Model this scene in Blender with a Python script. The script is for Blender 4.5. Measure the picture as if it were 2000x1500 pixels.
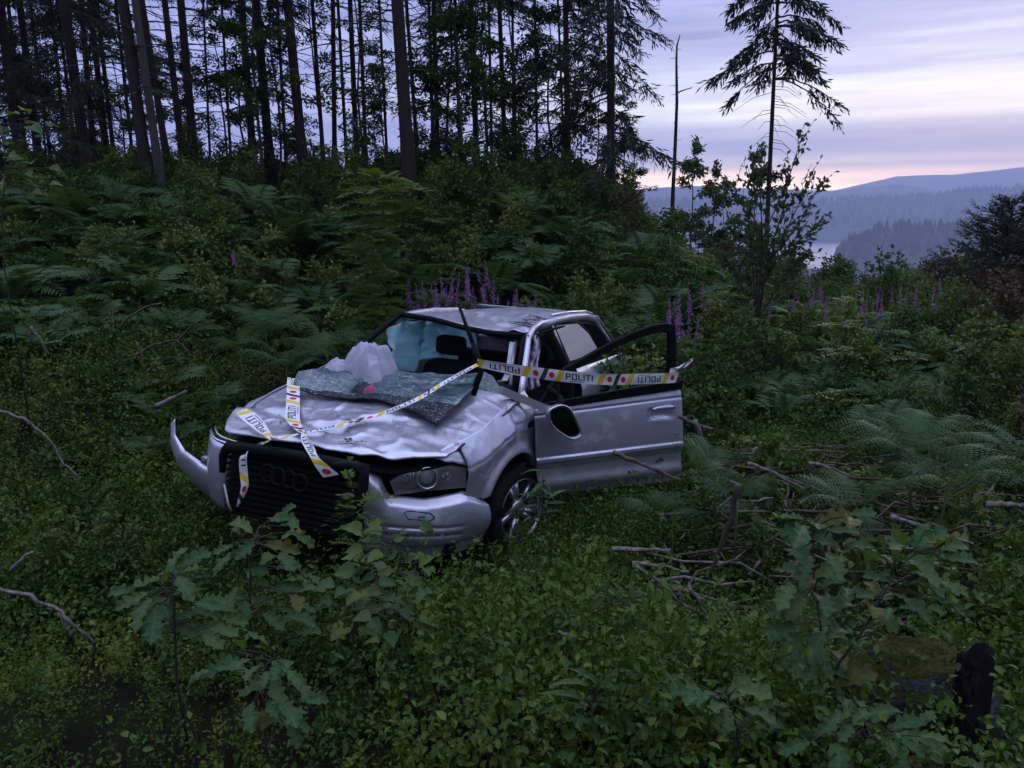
import bpy, math, random
import numpy as np
from mathutils import Vector, Matrix

for o in list(bpy.data.objects):
    bpy.data.objects.remove(o)
S = bpy.context.scene
COL = S.collection
PI = math.pi
rng = np.random.default_rng(7)
random.seed(7)

# ------------------------------------------------------------------ camera
CAM_Z = 2.10
F_PX = 1505.0                      # focal length in pixels of a 2000-pixel-wide frame
PITCH = math.radians(12.5)
cam_d = bpy.data.cameras.new('camera')
cam_d.sensor_width = 36.0
cam_d.lens = F_PX / 2000.0 * 36.0
cam_d.clip_start = 0.05
cam_d.clip_end = 30000.0
cam = bpy.data.objects.new('camera', cam_d)
cam.location = (0, 0, CAM_Z)
cam.rotation_euler = (math.radians(90) - PITCH, 0, 0)
COL.objects.link(cam)
S.camera = cam

# ------------------------------------------------------------------ view
S.view_settings.view_transform = 'Standard'
S.view_settings.look = 'None'
S.view_settings.gamma = 1.0
S.view_settings.use_curve_mapping = False
S.view_settings.exposure = 1.5
S.render.engine = 'CYCLES'
S.cycles.max_bounces = 5
S.cycles.diffuse_bounces = 2
S.cycles.glossy_bounces = 3
S.cycles.transmission_bounces = 5
S.cycles.transparent_max_bounces = 12
S.cycles.volume_bounces = 0
S.cycles.use_denoising = True
try:
    S.cycles.denoiser = 'OPENIMAGEDENOISE'
except Exception:
    pass
S.cycles.caustics_reflective = False
S.cycles.caustics_refractive = False

# ------------------------------------------------------------------ world: a dusk sky with thin stratus
SUN_AZ = math.radians(30.0)        # clockwise from +Y, towards +X
SUN_EL = math.radians(3.0)
world = bpy.data.worlds.new('World')
S.world = world
world.use_nodes = True
def build_world():
    nt = world.node_tree
    nt.nodes.clear()
    N = nt.nodes.new
    L = nt.links.new
    out = N('ShaderNodeOutputWorld'); bg = N('ShaderNodeBackground')
    L(bg.outputs[0], out.inputs[0])
    sky = N('ShaderNodeTexSky'); sky.sky_type = 'NISHITA'; sky.sun_disc = False
    sky.sun_elevation = SUN_EL; sky.sun_rotation = SUN_AZ
    sky.air_density = 1.2; sky.dust_density = 2.0; sky.ozone_density = 3.0
    tc = N('ShaderNodeTexCoord')
    sep = N('ShaderNodeSeparateXYZ'); L(tc.outputs['Generated'], sep.inputs[0])
    def math_(op, a, b=None, clamp=False):
        m = N('ShaderNodeMath'); m.operation = op; m.use_clamp = clamp
        for i, v in enumerate((a, b)):
            if v is None: continue
            if isinstance(v, (int, float)): m.inputs[i].default_value = v
            else: L(v, m.inputs[i])
        return m.outputs[0]
    def ramp(fac, stops, interp='EASE'):
        r = N('ShaderNodeValToRGB'); r.color_ramp.interpolation = interp
        e = r.color_ramp.elements
        while len(e) > 1: e.remove(e[-1])
        e[0].position = stops[0][0]; e[0].color = (*stops[0][1], 1)
        for p, c in stops[1:]:
            k = e.new(p); k.color = (*c, 1)
        L(fac, r.inputs[0]); return r.outputs[0]
    def mix(a, b, f, mode='MIX'):
        m = N('ShaderNodeMix'); m.data_type = 'RGBA'; m.blend_type = mode
        for s, v in ((m.inputs[0], f), (m.inputs[6], a), (m.inputs[7], b)):
            if isinstance(v, (int, float)): s.default_value = v
            elif isinstance(v, tuple): s.default_value = (*v, 1)
            else: L(v, s)
        return m.outputs[2]
    def noise(vec, scale, detail, rough):
        n = N('ShaderNodeTexNoise'); n.inputs['Scale'].default_value = scale
        n.inputs['Detail'].default_value = detail; n.inputs['Roughness'].default_value = rough
        L(vec, n.inputs['Vector']); return n.outputs[0]
    z = math_('MAXIMUM', sep.outputs[2], 0.0)
    # clouds lie on a sheet overhead: x/z, y/z flattens them to streaks at the horizon
    zz = math_('ADD', z, 0.10)
    u = math_('DIVIDE', sep.outputs[0], zz); v = math_('DIVIDE', sep.outputs[1], zz)
    cv = N('ShaderNodeCombineXYZ'); L(u, cv.inputs[0]); L(math_('MULTIPLY', v, 1.5), cv.inputs[1])
    n1 = noise(cv.outputs[0], 0.8, 6, 0.55)
    el = N('ShaderNodeCombineXYZ'); L(math_('MULTIPLY', sep.outputs[0], 1.3), el.inputs[0]); L(math_('MULTIPLY', sep.outputs[1], 1.3), el.inputs[1]); L(math_('MULTIPLY', sep.outputs[2], 22.0), el.inputs[2])
    n2 = noise(el.outputs[0], 1.6, 8, 0.62)
    # elevation gradient of the cloud deck
    az = math_('ADD', math_('MULTIPLY', sep.outputs[0], math.sin(SUN_AZ + .12)), math_('MULTIPLY', sep.outputs[1], math.cos(SUN_AZ + .12)))
    side = ramp(az, [(0.55, (0, 0, 0)), (0.98, (1, 1, 1))])
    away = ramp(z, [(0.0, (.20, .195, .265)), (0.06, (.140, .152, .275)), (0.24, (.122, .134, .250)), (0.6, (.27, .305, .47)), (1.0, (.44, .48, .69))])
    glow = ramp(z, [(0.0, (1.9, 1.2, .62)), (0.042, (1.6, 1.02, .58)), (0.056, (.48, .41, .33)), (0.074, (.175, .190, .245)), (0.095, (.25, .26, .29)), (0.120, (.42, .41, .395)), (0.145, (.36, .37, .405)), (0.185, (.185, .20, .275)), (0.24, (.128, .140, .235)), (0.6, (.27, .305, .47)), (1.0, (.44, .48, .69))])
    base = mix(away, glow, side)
    dark = ramp(n2, [(0.34, (.58, .60, .74)), (0.44, (.86, .87, .93)), (0.52, (1.02, 1.02, 1.02)), (0.62, (1.34, 1.30, 1.22))])
    clouds = mix(base, dark, 0.9, 'MULTIPLY')
    d2 = ramp(n1, [(0.35, (.86, .87, .93)), (0.6, (1.06, 1.06, 1.05))])
    clouds = mix(clouds, d2, 0.8, 'MULTIPLY')
    # a trace of the clear sky through the deck
    skym = mix(sky.outputs[0], (0.08, 0.08, 0.08), 1.0, 'MULTIPLY')
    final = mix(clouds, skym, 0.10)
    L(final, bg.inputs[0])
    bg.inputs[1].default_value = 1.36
build_world()

# ------------------------------------------------------------------ sun: after-glow behind the cloud, broad and weak
sd = bpy.data.lights.new('sun', 'SUN')
sd.energy = 0.25; sd.angle = math.radians(25); sd.color = (1.0, 0.88, 0.80)
sun = bpy.data.objects.new('sun', sd)
sdir = Vector((math.sin(SUN_AZ) * math.cos(math.radians(10)), math.cos(SUN_AZ) * math.cos(math.radians(10)), math.sin(math.radians(10))))
sun.rotation_euler = (-sdir).to_track_quat('-Z', 'Y').to_euler()
sun.location = (30, 60, 40)
COL.objects.link(sun)

# ------------------------------------------------------------------ helpers
def ray(px, py):
    c, s = math.cos(PITCH), math.sin(PITCH)
    a = (px - 1000) / F_PX; b = -(py - 750) / F_PX
    return np.array([a, c + b * s, -s + b * c])
def at(px, py, y):
    """world point seen at a pixel of the photo, at ground distance y from the camera"""
    r = ray(px, py)
    return np.array([0, 0, CAM_Z]) + r * (y / r[1])
def tag(o, label=None, cat=None, group=None, kind=None):
    if label: o['label'] = label
    if cat: o['category'] = cat
    if group: o['group'] = group
    if kind: o['kind'] = kind
    return o
def link(o):
    COL.objects.link(o); return o
def mesh(name, V, Fc, mat=None, smooth=True):
    me = bpy.data.meshes.new(name)
    me.from_pydata([tuple(map(float, v)) for v in V], [], [tuple(int(i) for i in f) for f in Fc])
    if smooth:
        me.polygons.foreach_set('use_smooth', np.ones(len(me.polygons), dtype=bool))
    me.update()
    if mat is not None:
        for m in (mat if isinstance(mat, (list, tuple)) else [mat]): me.materials.append(m)
    return me
def obj(name, me, parent=None):
    o = bpy.data.objects.new(name, me)
    if parent is not None: o.parent = parent
    return link(o)
def mo(name, V, Fc, mat, parent=None, smooth=True):
    return obj(name, mesh(name, V, Fc, mat, smooth), parent)
def empty(name, loc=(0, 0, 0), rot=(0, 0, 0), scale=1.0):
    o = bpy.data.objects.new(name, None)
    o.empty_display_size = 0.1
    o.location = tuple(map(float, loc)); o.rotation_euler = rot
    o.scale = (scale,) * 3 if isinstance(scale, (int, float)) else scale
    return link(o)
def copy_tree(o, parent=None):
    c = o.copy(); COL.objects.link(c)
    if parent is not None: c.parent = parent
    for ch in list(o.children): copy_tree(ch, c)
    return c
class MB:
    """collects verts and faces of one mesh"""
    def __init__(s): s.V = []; s.F = []; s.M = []
    def add(s, V, Fc, m=0):
        b = len(s.V); s.V.extend([tuple(v) for v in V]); s.F.extend([tuple(i + b for i in f) for f in Fc]); s.M.extend([m] * len(Fc)); return s
    def tube(s, pts, rad, n=6, cap=True, m=0):
        pts = [np.array(p, float) for p in pts]
        if np.isscalar(rad): rad = [rad] * len(pts)
        V = []; Fc = []
        up = np.array([0.13, 0.21, 0.97])
        t0 = pts[1] - pts[0]; t0 = t0 / (np.linalg.norm(t0) + 1e-9)
        a = np.cross(t0, up)
        if np.linalg.norm(a) < .1: a = np.cross(t0, np.array([1.0, 0, 0]))
        for i, p in enumerate(pts):
            t = pts[min(i + 1, len(pts) - 1)] - pts[max(i - 1, 0)]
            t = t / (np.linalg.norm(t) + 1e-9)
            a = a - t * (a @ t); a = a / (np.linalg.norm(a) + 1e-9)
            b = np.cross(t, a)
            for k in range(n):
                w = 2 * PI * k / n
                V.append(p + rad[i] * (a * math.cos(w) + b * math.sin(w)))
        for i in range(len(pts) - 1):
            for k in range(n):
                Fc.append((i * n + k, i * n + (k + 1) % n, (i + 1) * n + (k + 1) % n, (i + 1) * n + k))
        if cap:
            Fc.append(tuple(range(n - 1, -1, -1))); Fc.append(tuple((len(pts) - 1) * n + k for k in range(n)))
        return s.add(V, Fc, m)
    def box(s, lo, hi, m=0):
        x0, y0, z0 = lo; x1, y1, z1 = hi
        V = [(x0, y0, z0), (x1, y0, z0), (x1, y1, z0), (x0, y1, z0), (x0, y0, z1), (x1, y0, z1), (x1, y1, z1), (x0, y1, z1)]
        return s.add(V, [(0, 3, 2, 1), (4, 5, 6, 7), (0, 1, 5, 4), (1, 2, 6, 5), (2, 3, 7, 6), (3, 0, 4, 7)], m)
    def grid(s, fn, nu, nv, m=0):
        V = [fn(i / nu, j / nv) for j in range(nv + 1) for i in range(nu + 1)]
        Fc = [(j * (nu + 1) + i, j * (nu + 1) + i + 1, (j + 1) * (nu + 1) + i + 1, (j + 1) * (nu + 1) + i) for j in range(nv) for i in range(nu)]
        return s.add(V, Fc, m)
    def ring(s, c, ax, r, rt, n=24, k=8, m=0):
        c = np.array(c, float); ax = np.array(ax, float); ax /= np.linalg.norm(ax)
        a = np.cross(ax, [0.1, 0.2, 1.0]); a /= np.linalg.norm(a); b = np.cross(ax, a)
        V = []; Fc = []
        for i in range(n):
            w = 2 * PI * i / n; d = a * math.cos(w) + b * math.sin(w)
            for j in range(k):
                q = 2 * PI * j / k
                V.append(c + d * (r + rt * math.cos(q)) + ax * rt * math.sin(q))
        for i in range(n):
            for j in range(k):
                Fc.append((i * k + j, ((i + 1) % n) * k + j, ((i + 1) % n) * k + (j + 1) % k, i * k + (j + 1) % k))
        return s.add(V, Fc, m)
    def lathe(s, c, ax, prof, n=32, m=0):
        """prof: (radius, distance along the axis)"""
        c = np.array(c, float); ax = np.array(ax, float); ax /= np.linalg.norm(ax)
        a = np.cross(ax, [0.1, 0.2, 1.0]); a /= np.linalg.norm(a); b = np.cross(ax, a)
        V = []; Fc = []
        for (r, h) in prof:
            for i in range(n):
                w = 2 * PI * i / n
                V.append(c + (a * math.cos(w) + b * math.sin(w)) * r + ax * h)
        for j in range(len(prof) - 1):
            for i in range(n):
                Fc.append((j * n + i, j * n + (i + 1) % n, (j + 1) * n + (i + 1) % n, (j + 1) * n + i))
        return s.add(V, Fc, m)
    def me(s, name, mat, smooth=True):
        me = mesh(name, s.V, s.F, mat, smooth)
        if any(s.M): me.polygons.foreach_set('material_index', np.array(s.M, dtype=np.int32))
        return me
    def build(s, name, mat, parent=None, smooth=True):
        return obj(name, s.me(name, mat, smooth), parent)

def _hash(ix, iy, iz, seed):
    h = (ix.astype(np.int64) * 374761393 + iy.astype(np.int64) * 668265263 + iz.astype(np.int64) * 2147483647 + seed * 974711) & 0xFFFFFFFF
    h = ((h ^ (h >> 13)) * 1274126177) & 0xFFFFFFFF
    return ((h ^ (h >> 16)) & 0xFFFF) / 65535.0
def vnoise(x, y, z=0.0, seed=0):
    x, y, z = np.broadcast_arrays(np.asarray(x, float), np.asarray(y, float), np.asarray(z, float))
    ix, iy, iz = np.floor(x), np.floor(y), np.floor(z)
    fx, fy, fz = x - ix, y - iy, z - iz
    fx, fy, fz = [f * f * (3 - 2 * f) for f in (fx, fy, fz)]
    r = 0
    for a in (0, 1):
        for b in (0, 1):
            for c in (0, 1):
                w = (fx if a else 1 - fx) * (fy if b else 1 - fy) * (fz if c else 1 - fz)
                r = r + w * _hash(ix + a, iy + b, iz + c, seed)
    return r * 2 - 1
def fbm(x, y, z=0.0, seed=0, oct=4):
    r = 0; a = 1.0
    for k in range(oct):
        r = r + a * vnoise(np.asarray(x) * 2**k, np.asarray(y) * 2**k, np.asarray(z) * 2**k, seed + k * 17); a *= .5
    return r
def ss(a, b, x):
    t = np.clip((np.asarray(x, float) - a) / (b - a), 0, 1)
    return t * t * (3 - 2 * t)

# ------------------------------------------------------------------ materials
def material(name, col, rough=.5, metal=0.0, spec=.5, build=None):
    m = bpy.data.materials.new(name); m.use_nodes = True
    p = m.node_tree.nodes['Principled BSDF']
    p.inputs['Base Color'].default_value = (*col, 1)
    p.inputs['Roughness'].default_value = rough
    p.inputs['Metallic'].default_value = metal
    p.inputs['Specular IOR Level'].default_value = spec
    if build: build(m, m.node_tree, p)
    return m
def nz(nt, scale, detail=4, rough=.55, coord='Object', vscale=None):
    tc = nt.nodes.new('ShaderNodeTexCoord'); n = nt.nodes.new('ShaderNodeTexNoise')
    n.inputs['Scale'].default_value = scale; n.inputs['Detail'].default_value = detail; n.inputs['Roughness'].default_value = rough
    src = tc.outputs[coord]
    if vscale:
        mp = nt.nodes.new('ShaderNodeMapping'); mp.inputs['Scale'].default_value = vscale
        nt.links.new(src, mp.inputs[0]); src = mp.outputs[0]
    nt.links.new(src, n.inputs['Vector'])
    return n.outputs[0]
def rampn(nt, fac, stops):
    r = nt.nodes.new('ShaderNodeValToRGB'); e = r.color_ramp.elements
    while len(e) > 1: e.remove(e[-1])
    e[0].position = stops[0][0]; e[0].color = (*stops[0][1], 1)
    for p, c in stops[1:]: e.new(p).color = (*c, 1)
    nt.links.new(fac, r.inputs[0]); return r.outputs[0]
def mixn(nt, a, b, f, mode='MIX'):
    m = nt.nodes.new('ShaderNodeMix'); m.data_type = 'RGBA'; m.blend_type = mode
    for s, v in ((m.inputs[0], f), (m.inputs[6], a), (m.inputs[7], b)):
        if isinstance(v, (int, float)): s.default_value = v
        elif isinstance(v, tuple): s.default_value = (*v, 1)
        else: nt.links.new(v, s)
    return m.outputs[2]
def bump(nt, p, h, strength=.3, dist=.02):
    b = nt.nodes.new('ShaderNodeBump'); b.inputs['Strength'].default_value = strength; b.inputs['Distance'].default_value = dist
    nt.links.new(h, b.inputs['Height']); nt.links.new(b.outputs[0], p.inputs['Normal'])
def leaf_mat(name, cols, rough=.5, trans=.3, spec=.35):
    """cols: dark to light; varied from plant to plant and over each plant"""
    m = bpy.data.materials.new(name); m.use_nodes = True
    nt = m.node_tree; p = nt.nodes['Principled BSDF']; out = nt.nodes['Material Output']
    oi = nt.nodes.new('ShaderNodeObjectInfo')
    n = nz(nt, 9.0, 3, .6, 'Object')
    ma = nt.nodes.new('ShaderNodeMath'); ma.operation = 'MULTIPLY_ADD'; ma.inputs[1].default_value = .55; 
    nt.links.new(oi.outputs['Random'], ma.inputs[0])
    mb = nt.nodes.new('ShaderNodeMath'); mb.operation = 'MULTIPLY'; mb.inputs[1].default_value = .5; nt.links.new(n, mb.inputs[0])
    nt.links.new(mb.outputs[0], ma.inputs[2])
    k = len(cols)
    c = rampn(nt, ma.outputs[0], [(.12 + .78 * i / (k - 1), cc) for i, cc in enumerate(cols)])
    nt.links.new(c, p.inputs['Base Color']); p.inputs['Roughness'].default_value = rough; p.inputs['Specular IOR Level'].default_value = spec
    t = nt.nodes.new('ShaderNodeBsdfTranslucent'); nt.links.new(mixn(nt, c, (1.35, 1.3, .6), 1.0, 'MULTIPLY'), t.inputs[0])
    mx = nt.nodes.new('ShaderNodeMixShader'); mx.inputs[0].default_value = trans
    nt.links.new(p.outputs[0], mx.inputs[1]); nt.links.new(t.outputs[0], mx.inputs[2]); nt.links.new(mx.outputs[0], out.inputs[0])
    return m
# ------------------------------------------------------------------ terrain
def H(x, y):
    """height of the forest floor"""
    x = np.asarray(x, float); y = np.asarray(y, float)
    h = -.08 + .55 * ss(4.3, 0.2, y)
    hill = ss(7.2, 16.5, y) * 2.75 * ss(5.2, .8, x - .10 * (y - 15))
    h = h + hill
    bank = ss(-1.7, -4.2, x) * ss(3.0, 6.6, y)
    h = h + bank * (.75 - .75 * ss(7, 16, y))
    hollow = np.exp(-((x + 2.9) / 1.0) ** 2 - ((y - 8.0) / .7) ** 2)
    h = h - .25 * hollow
    h = h + .10 * ss(3.2, 5.0, x) * ss(2, 5, y) * ss(14, 8, y)
    # beyond the crest and down the cleared slope on the right the land falls away to the lake
    r = np.hypot(x, y)
    h = h - .045 * np.maximum(0, r - 17) * ss(0, 5, x) - 22 * ss(28, 160, r) - 42 * ss(120, 900, r)
    near = ss(60, 25, r)
    h = h + near * (.11 * fbm(x * 1.1, y * 1.1, 0, 3, 4) + .03 * fbm(x * 4, y * 4, 0, 9, 2)) + (1 - near) * 3 * fbm(x * .02, y * .02, 0, 5, 3)
    return h

def soil_build(m, nt, p):
    n = nz(nt, 3.0, 6, .6); n2 = nz(nt, 40.0, 5, .65)
    c = rampn(nt, n, [(.30, (.005, .004, .003)), (.5, (.011, .009, .005)), (.62, (.012, .017, .006)), (.75, (.022, .024, .009))])
    c = mixn(nt, c, rampn(nt, n2, [(.3, (.5, .5, .5)), (.7, (1.5, 1.4, 1.2))]), .8, 'MULTIPLY')
    nt.links.new(c, p.inputs['Base Color']); bump(nt, p, n2, .8, .04)
M_soil = material('forest_floor', (.03, .03, .015), .95, 0, .1, soil_build)

def build_ground():
    # rings about the camera: fine near, coarse far, out past the horizon
    rad = [0.0, .4] + list(np.geomspace(.6, 30, 95)) + list(np.geomspace(33, 9000, 60))
    na = 256
    V = []; Fc = []
    for r in rad:
        a = np.linspace(0, 2 * PI, na, endpoint=False)
        x = r * np.sin(a); y = r * np.cos(a)
        z = H(x, y)
        z = np.where(r > 900, np.minimum(z, -66), z)
        V.extend(zip(x, y, z))
    for i in range(len(rad) - 1):
        for k in range(na):
            Fc.append((i * na + k, (i + 1) * na + k, (i + 1) * na + (k + 1) % na, i * na + (k + 1) % na))
    o = mo('forest_ground', V, Fc, M_soil); tag(o, kind='structure')
build_ground()

def water_build(m, nt, p):
    n = nz(nt, .02, 4, .5, 'Object', (1, 3, 1)); bump(nt, p, n, .5, 2.0)
M_water = material('lake_water', (.05, .06, .09), .42, 0, .5, water_build)
LAKE_Z = -60.0
def build_lake():
    V = []; Fc = []
    for i, (x0, x1, y) in enumerate([(150, 1500, 900), (150, 1400, 1150), (200, 1500, 1400), (200, 1700, 1760)]):
        V += [(x0, y, LAKE_Z), (x1, y, LAKE_Z)]
    Fc = [(0, 1, 3, 2), (2, 3, 5, 4), (4, 5, 7, 6)]
    tag(mo('lake', V, Fc, M_water, smooth=False), kind='structure')
build_lake()

M_farforest = material('far_forest', (.030, .042, .030), .9, 0, .1)
def ridge(name, prof, dist, depth, base, seed, bumps, fr=.02):
    """prof: (pixel x, pixel y) of the skyline as seen from the road, turned into real heights at that distance"""
    px = np.array([p[0] for p in prof], float); py = np.array([p[1] for p in prof], float)
    xs = np.linspace(px[0], px[-1], 220)
    ys = np.interp(xs, px, py)
    V = []; nd = 9
    for j in range(nd):
        t = j / (nd - 1)                                       # front foot, crest in the middle, back foot
        for xx, yy in zip(xs, ys):
            p = at(xx, yy, dist)
            k = math.sin(PI * min(t * 1.0, 1.0)) ** .8
            Y = dist + (t - .5) * depth
            X = p[0] * Y / dist
            zc = p[2] + bumps * float(fbm(X * fr, Y * fr, 0, seed, 4))
            V.append((X, Y, base + (zc - base) * k))
    n = len(xs)
    Fc = [(j * n + i, j * n + i + 1, (j + 1) * n + i + 1, (j + 1) * n + i) for j in range(nd - 1) for i in range(n - 1)]
    o = mo(name, V, Fc, M_farforest); tag(o, kind='structure'); return V, n, nd
ridge('far_hills', [(-900, 330), (300, 352), (900, 372), (1300, 392), (1560, 380), (1640, 371), (1750, 346), (1850, 341), (1930, 332), (2050, 326), (2600, 330), (3400, 350)], 3800, 1000, -66, 11, 9, .004)
ridge('hills', [(-900, 350), (400, 370), (900, 368), (1200, 372), (1280, 368), (1340, 362), (1420, 366), (1560, 370), (1640, 371), (1700, 364), (1755, 358), (1800, 364), (1850, 380), (2000, 386), (2600, 372), (3400, 380)], 2750, 700, -66, 12, 5, .008)
RA, RAn, RAd = ridge('lakeside_hills', [(-900, 392), (600, 402), (1100, 400), (1300, 400), (1480, 398), (1600, 396), (1680, 392), (1750, 392), (1830, 385), (1880, 377), (2000, 372), (2600, 362), (3400, 390)], 2000, 640, -66, 13, 4, .01)
HP, HPn, HPd = ridge('wooded_point', [(1630, 498), (1660, 474), (1700, 455), (1760, 447), (1850, 446), (1960, 436), (2300, 424), (3000, 420)], 960, 200, -66, 14, 3, .03)

def far_trees(name, V, n, nd, rows, count, hmin, hmax, label_kind='stuff', seed=1, lo=0.25, hi=.6, u0=.3):
    """conifers standing on a far hillside: too many to count, one object"""
    r = np.random.default_rng(seed); mb = MB()
    A = np.array(V).reshape(nd, n, 3)
    VV = []; FF = []
    for _ in range(count):
        t = r.uniform(lo, hi) * (nd - 1); u = r.uniform(u0, 1) * (n - 1)
        j = min(int(t), nd - 2); i = min(int(u), n - 2)
        p = A[j, i] * (1 - (t - j)) * (1 - (u - i)) + A[j + 1, i] * (t - j) * (1 - (u - i)) + A[j, i + 1] * (1 - (t - j)) * (u - i) + A[j + 1, i + 1] * (t - j) * (u - i)
        hh = r.uniform(hmin, hmax); w = hh * r.uniform(.13, .24); a0 = r.uniform(0, 6)
        b = len(VV)
        for (zz, ww) in ((0, w * .8), (.22, w), (.6, w * .55)):
            for k in range(5):
                VV.append((p[0] + ww * r.uniform(.7, 1.2) * math.cos(a0 + k * 1.257), p[1] + ww * math.sin(a0 + k * 1.257), p[2] - 2 + zz * hh))
        VV.append((p[0], p[1], p[2] + hh - 2))
        for q in range(2):
            for k in range(5):
                FF.append((b + q * 5 + k, b + q * 5 + (k + 1) % 5, b + q * 5 + 5 + (k + 1) % 5, b + q * 5 + 5 + k))
        for k in range(5): FF.append((b + 10 + k, b + 10 + (k + 1) % 5, b + 15))
    o = mo(name, VV, FF, M_farforest, smooth=False); tag(o, kind='stuff', label='distant conifer forest on the hills across the lake' if 'lakeside' in name else 'distant woods on the point by the lake')
far_trees('lakeside_forest', RA, RAn, RAd, 5, 5200, 14, 26, seed=3, lo=.1, hi=.55)
far_trees('point_woods', HP, HPn, HPd, 4, 1800, 8, 17, seed=4, lo=.1, hi=.6, u0=0)

# ------------------------------------------------------------------ haze: evening mist over the valley
def build_haze():
    mb = MB().box((-7000, -400, -70), (7000, 4400, 260))
    m = bpy.data.materials.new('haze'); m.use_nodes = True
    nt = m.node_tree; nt.nodes.clear()
    o_ = nt.nodes.new('ShaderNodeOutputMaterial'); v = nt.nodes.new('ShaderNodeVolumePrincipled')
    v.inputs['Color'].default_value = (.66, .74, 1.0, 1); v.inputs['Density'].default_value = .00040; v.inputs['Anisotropy'].default_value = .2
    nt.links.new(v.outputs[0], o_.inputs['Volume'])
    o = mb.build('haze', m, smooth=False); tag(o, kind='stuff', label='pale blue evening haze over the valley')
build_haze()
# ------------------------------------------------------------------ car materials
def paint_build(m, nt, p):
    tc = nt.nodes.new('ShaderNodeTexCoord')
    n = nz(nt, 6.0, 6, .65); n2 = nz(nt, 38.0, 5, .7); n3 = nz(nt, 1.6, 3, .5)
    c = rampn(nt, n3, [(.3, (.49, .49, .56)), (.7, (.56, .56, .63))])
    # dirt where the panels are scraped: brown specks, pale scuffs
    mask = rampn(nt, n, [(.54, (0, 0, 0)), (.66, (1, 1, 1))])
    scr = rampn(nt, nz(nt, 20.0, 7, .75, 'Object', (1, 6, 2)), [(.52, (0, 0, 0)), (.60, (1, 1, 1))])
    sc = mixn(nt, (0, 0, 0), scr, mask)
    c = mixn(nt, c, (.58, .58, .63), sc)
    spk = rampn(nt, n2, [(.60, (0, 0, 0)), (.66, (1, 1, 1))])
    c = mixn(nt, c, (.07, .05, .035), mixn(nt, (0, 0, 0), spk, mask))
    film = rampn(nt, nz(nt, 3.2, 6, .65), [(.46, (0, 0, 0)), (.72, (1, 1, 1))])
    c = mixn(nt, c, (.26, .21, .16), mixn(nt, (0, 0, 0), film, .12))
    ln_ = rampn(nt, nz(nt, 60, 5, .7, 'Object', (.25, 2.2, 1.5)), [(.60, (0, 0, 0)), (.66, (1, 1, 1))])
    c = mixn(nt, c, (.16, .14, .12), mixn(nt, (0, 0, 0), ln_, .3))
    nt.links.new(c, p.inputs['Base Color'])
    p.inputs['Metallic'].default_value = .72
    r = rampn(nt, n2, [(.3, (.30,) * 3), (.7, (.42,) * 3)])
    r2 = mixn(nt, r, (.62, .62, .62), mask)
    nt.links.new(r2, p.inputs['Roughness'])
    p.inputs['Coat Weight'].default_value = .35; p.inputs['Coat Roughness'].default_value = .12
    bump(nt, p, n2, .06, .004)
M_paint = material('silver_paint', (.5, .5, .54), .35, .7, .5, paint_build)
def black_build(m, nt, p):
    n = nz(nt, 30, 4, .6)
    nt.links.new(rampn(nt, n, [(.35, (.006, .006, .007)), (.65, (.009, .009, .010)), (.8, (.016, .015, .015))]), p.inputs['Base Color']); bump(nt, p, n, .15, .003)
M_black = material('black_plastic', (.012, .012, .013), .6, 0, .05, black_build)
M_rubber = material('tyre_rubber', (.014, .014, .015), .75, 0, .3, black_build)
M_dark = material('engine_bay_dark', (.006, .006, .006), .9, 0, .1)
M_trim = material('grey_trim', (.32, .32, .34), .4, .6)
M_bright = material('bright_metal', (.62, .62, .64), .25, .9)
def alloy_build(m, nt, p):
    n = nz(nt, 25, 4, .6); nt.links.new(rampn(nt, n, [(.3, (.40, .40, .42)), (.7, (.55, .55, .57))]), p.inputs['Base Color'])
M_alloy = material('wheel_alloy', (.5, .5, .52), .32, .85, .5, alloy_build)
def rust_build(m, nt, p):
    n = nz(nt, 20, 5, .6); nt.links.new(rampn(nt, n, [(.35, (.03, .025, .022)), (.6, (.09, .06, .04)), (.75, (.20, .17, .14))]), p.inputs['Base Color'])
M_edge = material('bonnet_edge', (.1, .07, .05), .7, .3, .4, rust_build)
def cloth_build(m, nt, p):
    n = nz(nt, 14, 5, .6); bump(nt, p, n, .35, .02)
M_seat = material('seat_fabric', (.012, .017, .022), .85, 0, .2, cloth_build)
def airbag_mat(name, col, tr, tcol):
    m = bpy.data.materials.new(name); m.use_nodes = True; nt = m.node_tree; p = nt.nodes['Principled BSDF']; out = nt.nodes['Material Output']
    n = nz(nt, 7, 5, .6)
    p.inputs['Roughness'].default_value = .8; p.inputs['Specular IOR Level'].default_value = .2
    c = rampn(nt, n, [(.35, tuple(x * .8 for x in col)), (.65, col)])
    nt.links.new(c, p.inputs['Base Color']); bump(nt, p, n, .5, .03)
    t = nt.nodes.new('ShaderNodeBsdfTranslucent'); t.inputs[0].default_value = (*tcol, 1)
    mx = nt.nodes.new('ShaderNodeMixShader'); mx.inputs[0].default_value = tr
    nt.links.new(p.outputs[0], mx.inputs[1]); nt.links.new(t.outputs[0], mx.inputs[2]); nt.links.new(mx.outputs[0], out.inputs[0]); return m
M_curtain = airbag_mat('curtain_airbag_cloth', (.70, .93, .96), .5, (.68, .96, 1.0))  # teal window light is put into the white cloth's colour
M_airbag = airbag_mat('white_airbag_cloth', (.74, .75, .80), .15, (.8, .8, .85))
M_slack = airbag_mat('slack_airbag_cloth', (.44, .45, .53), .1, (.5, .5, .55))
M_liner = airbag_mat('headlining', (.40, .58, .62), .02, (.4, .6, .65))
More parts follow.
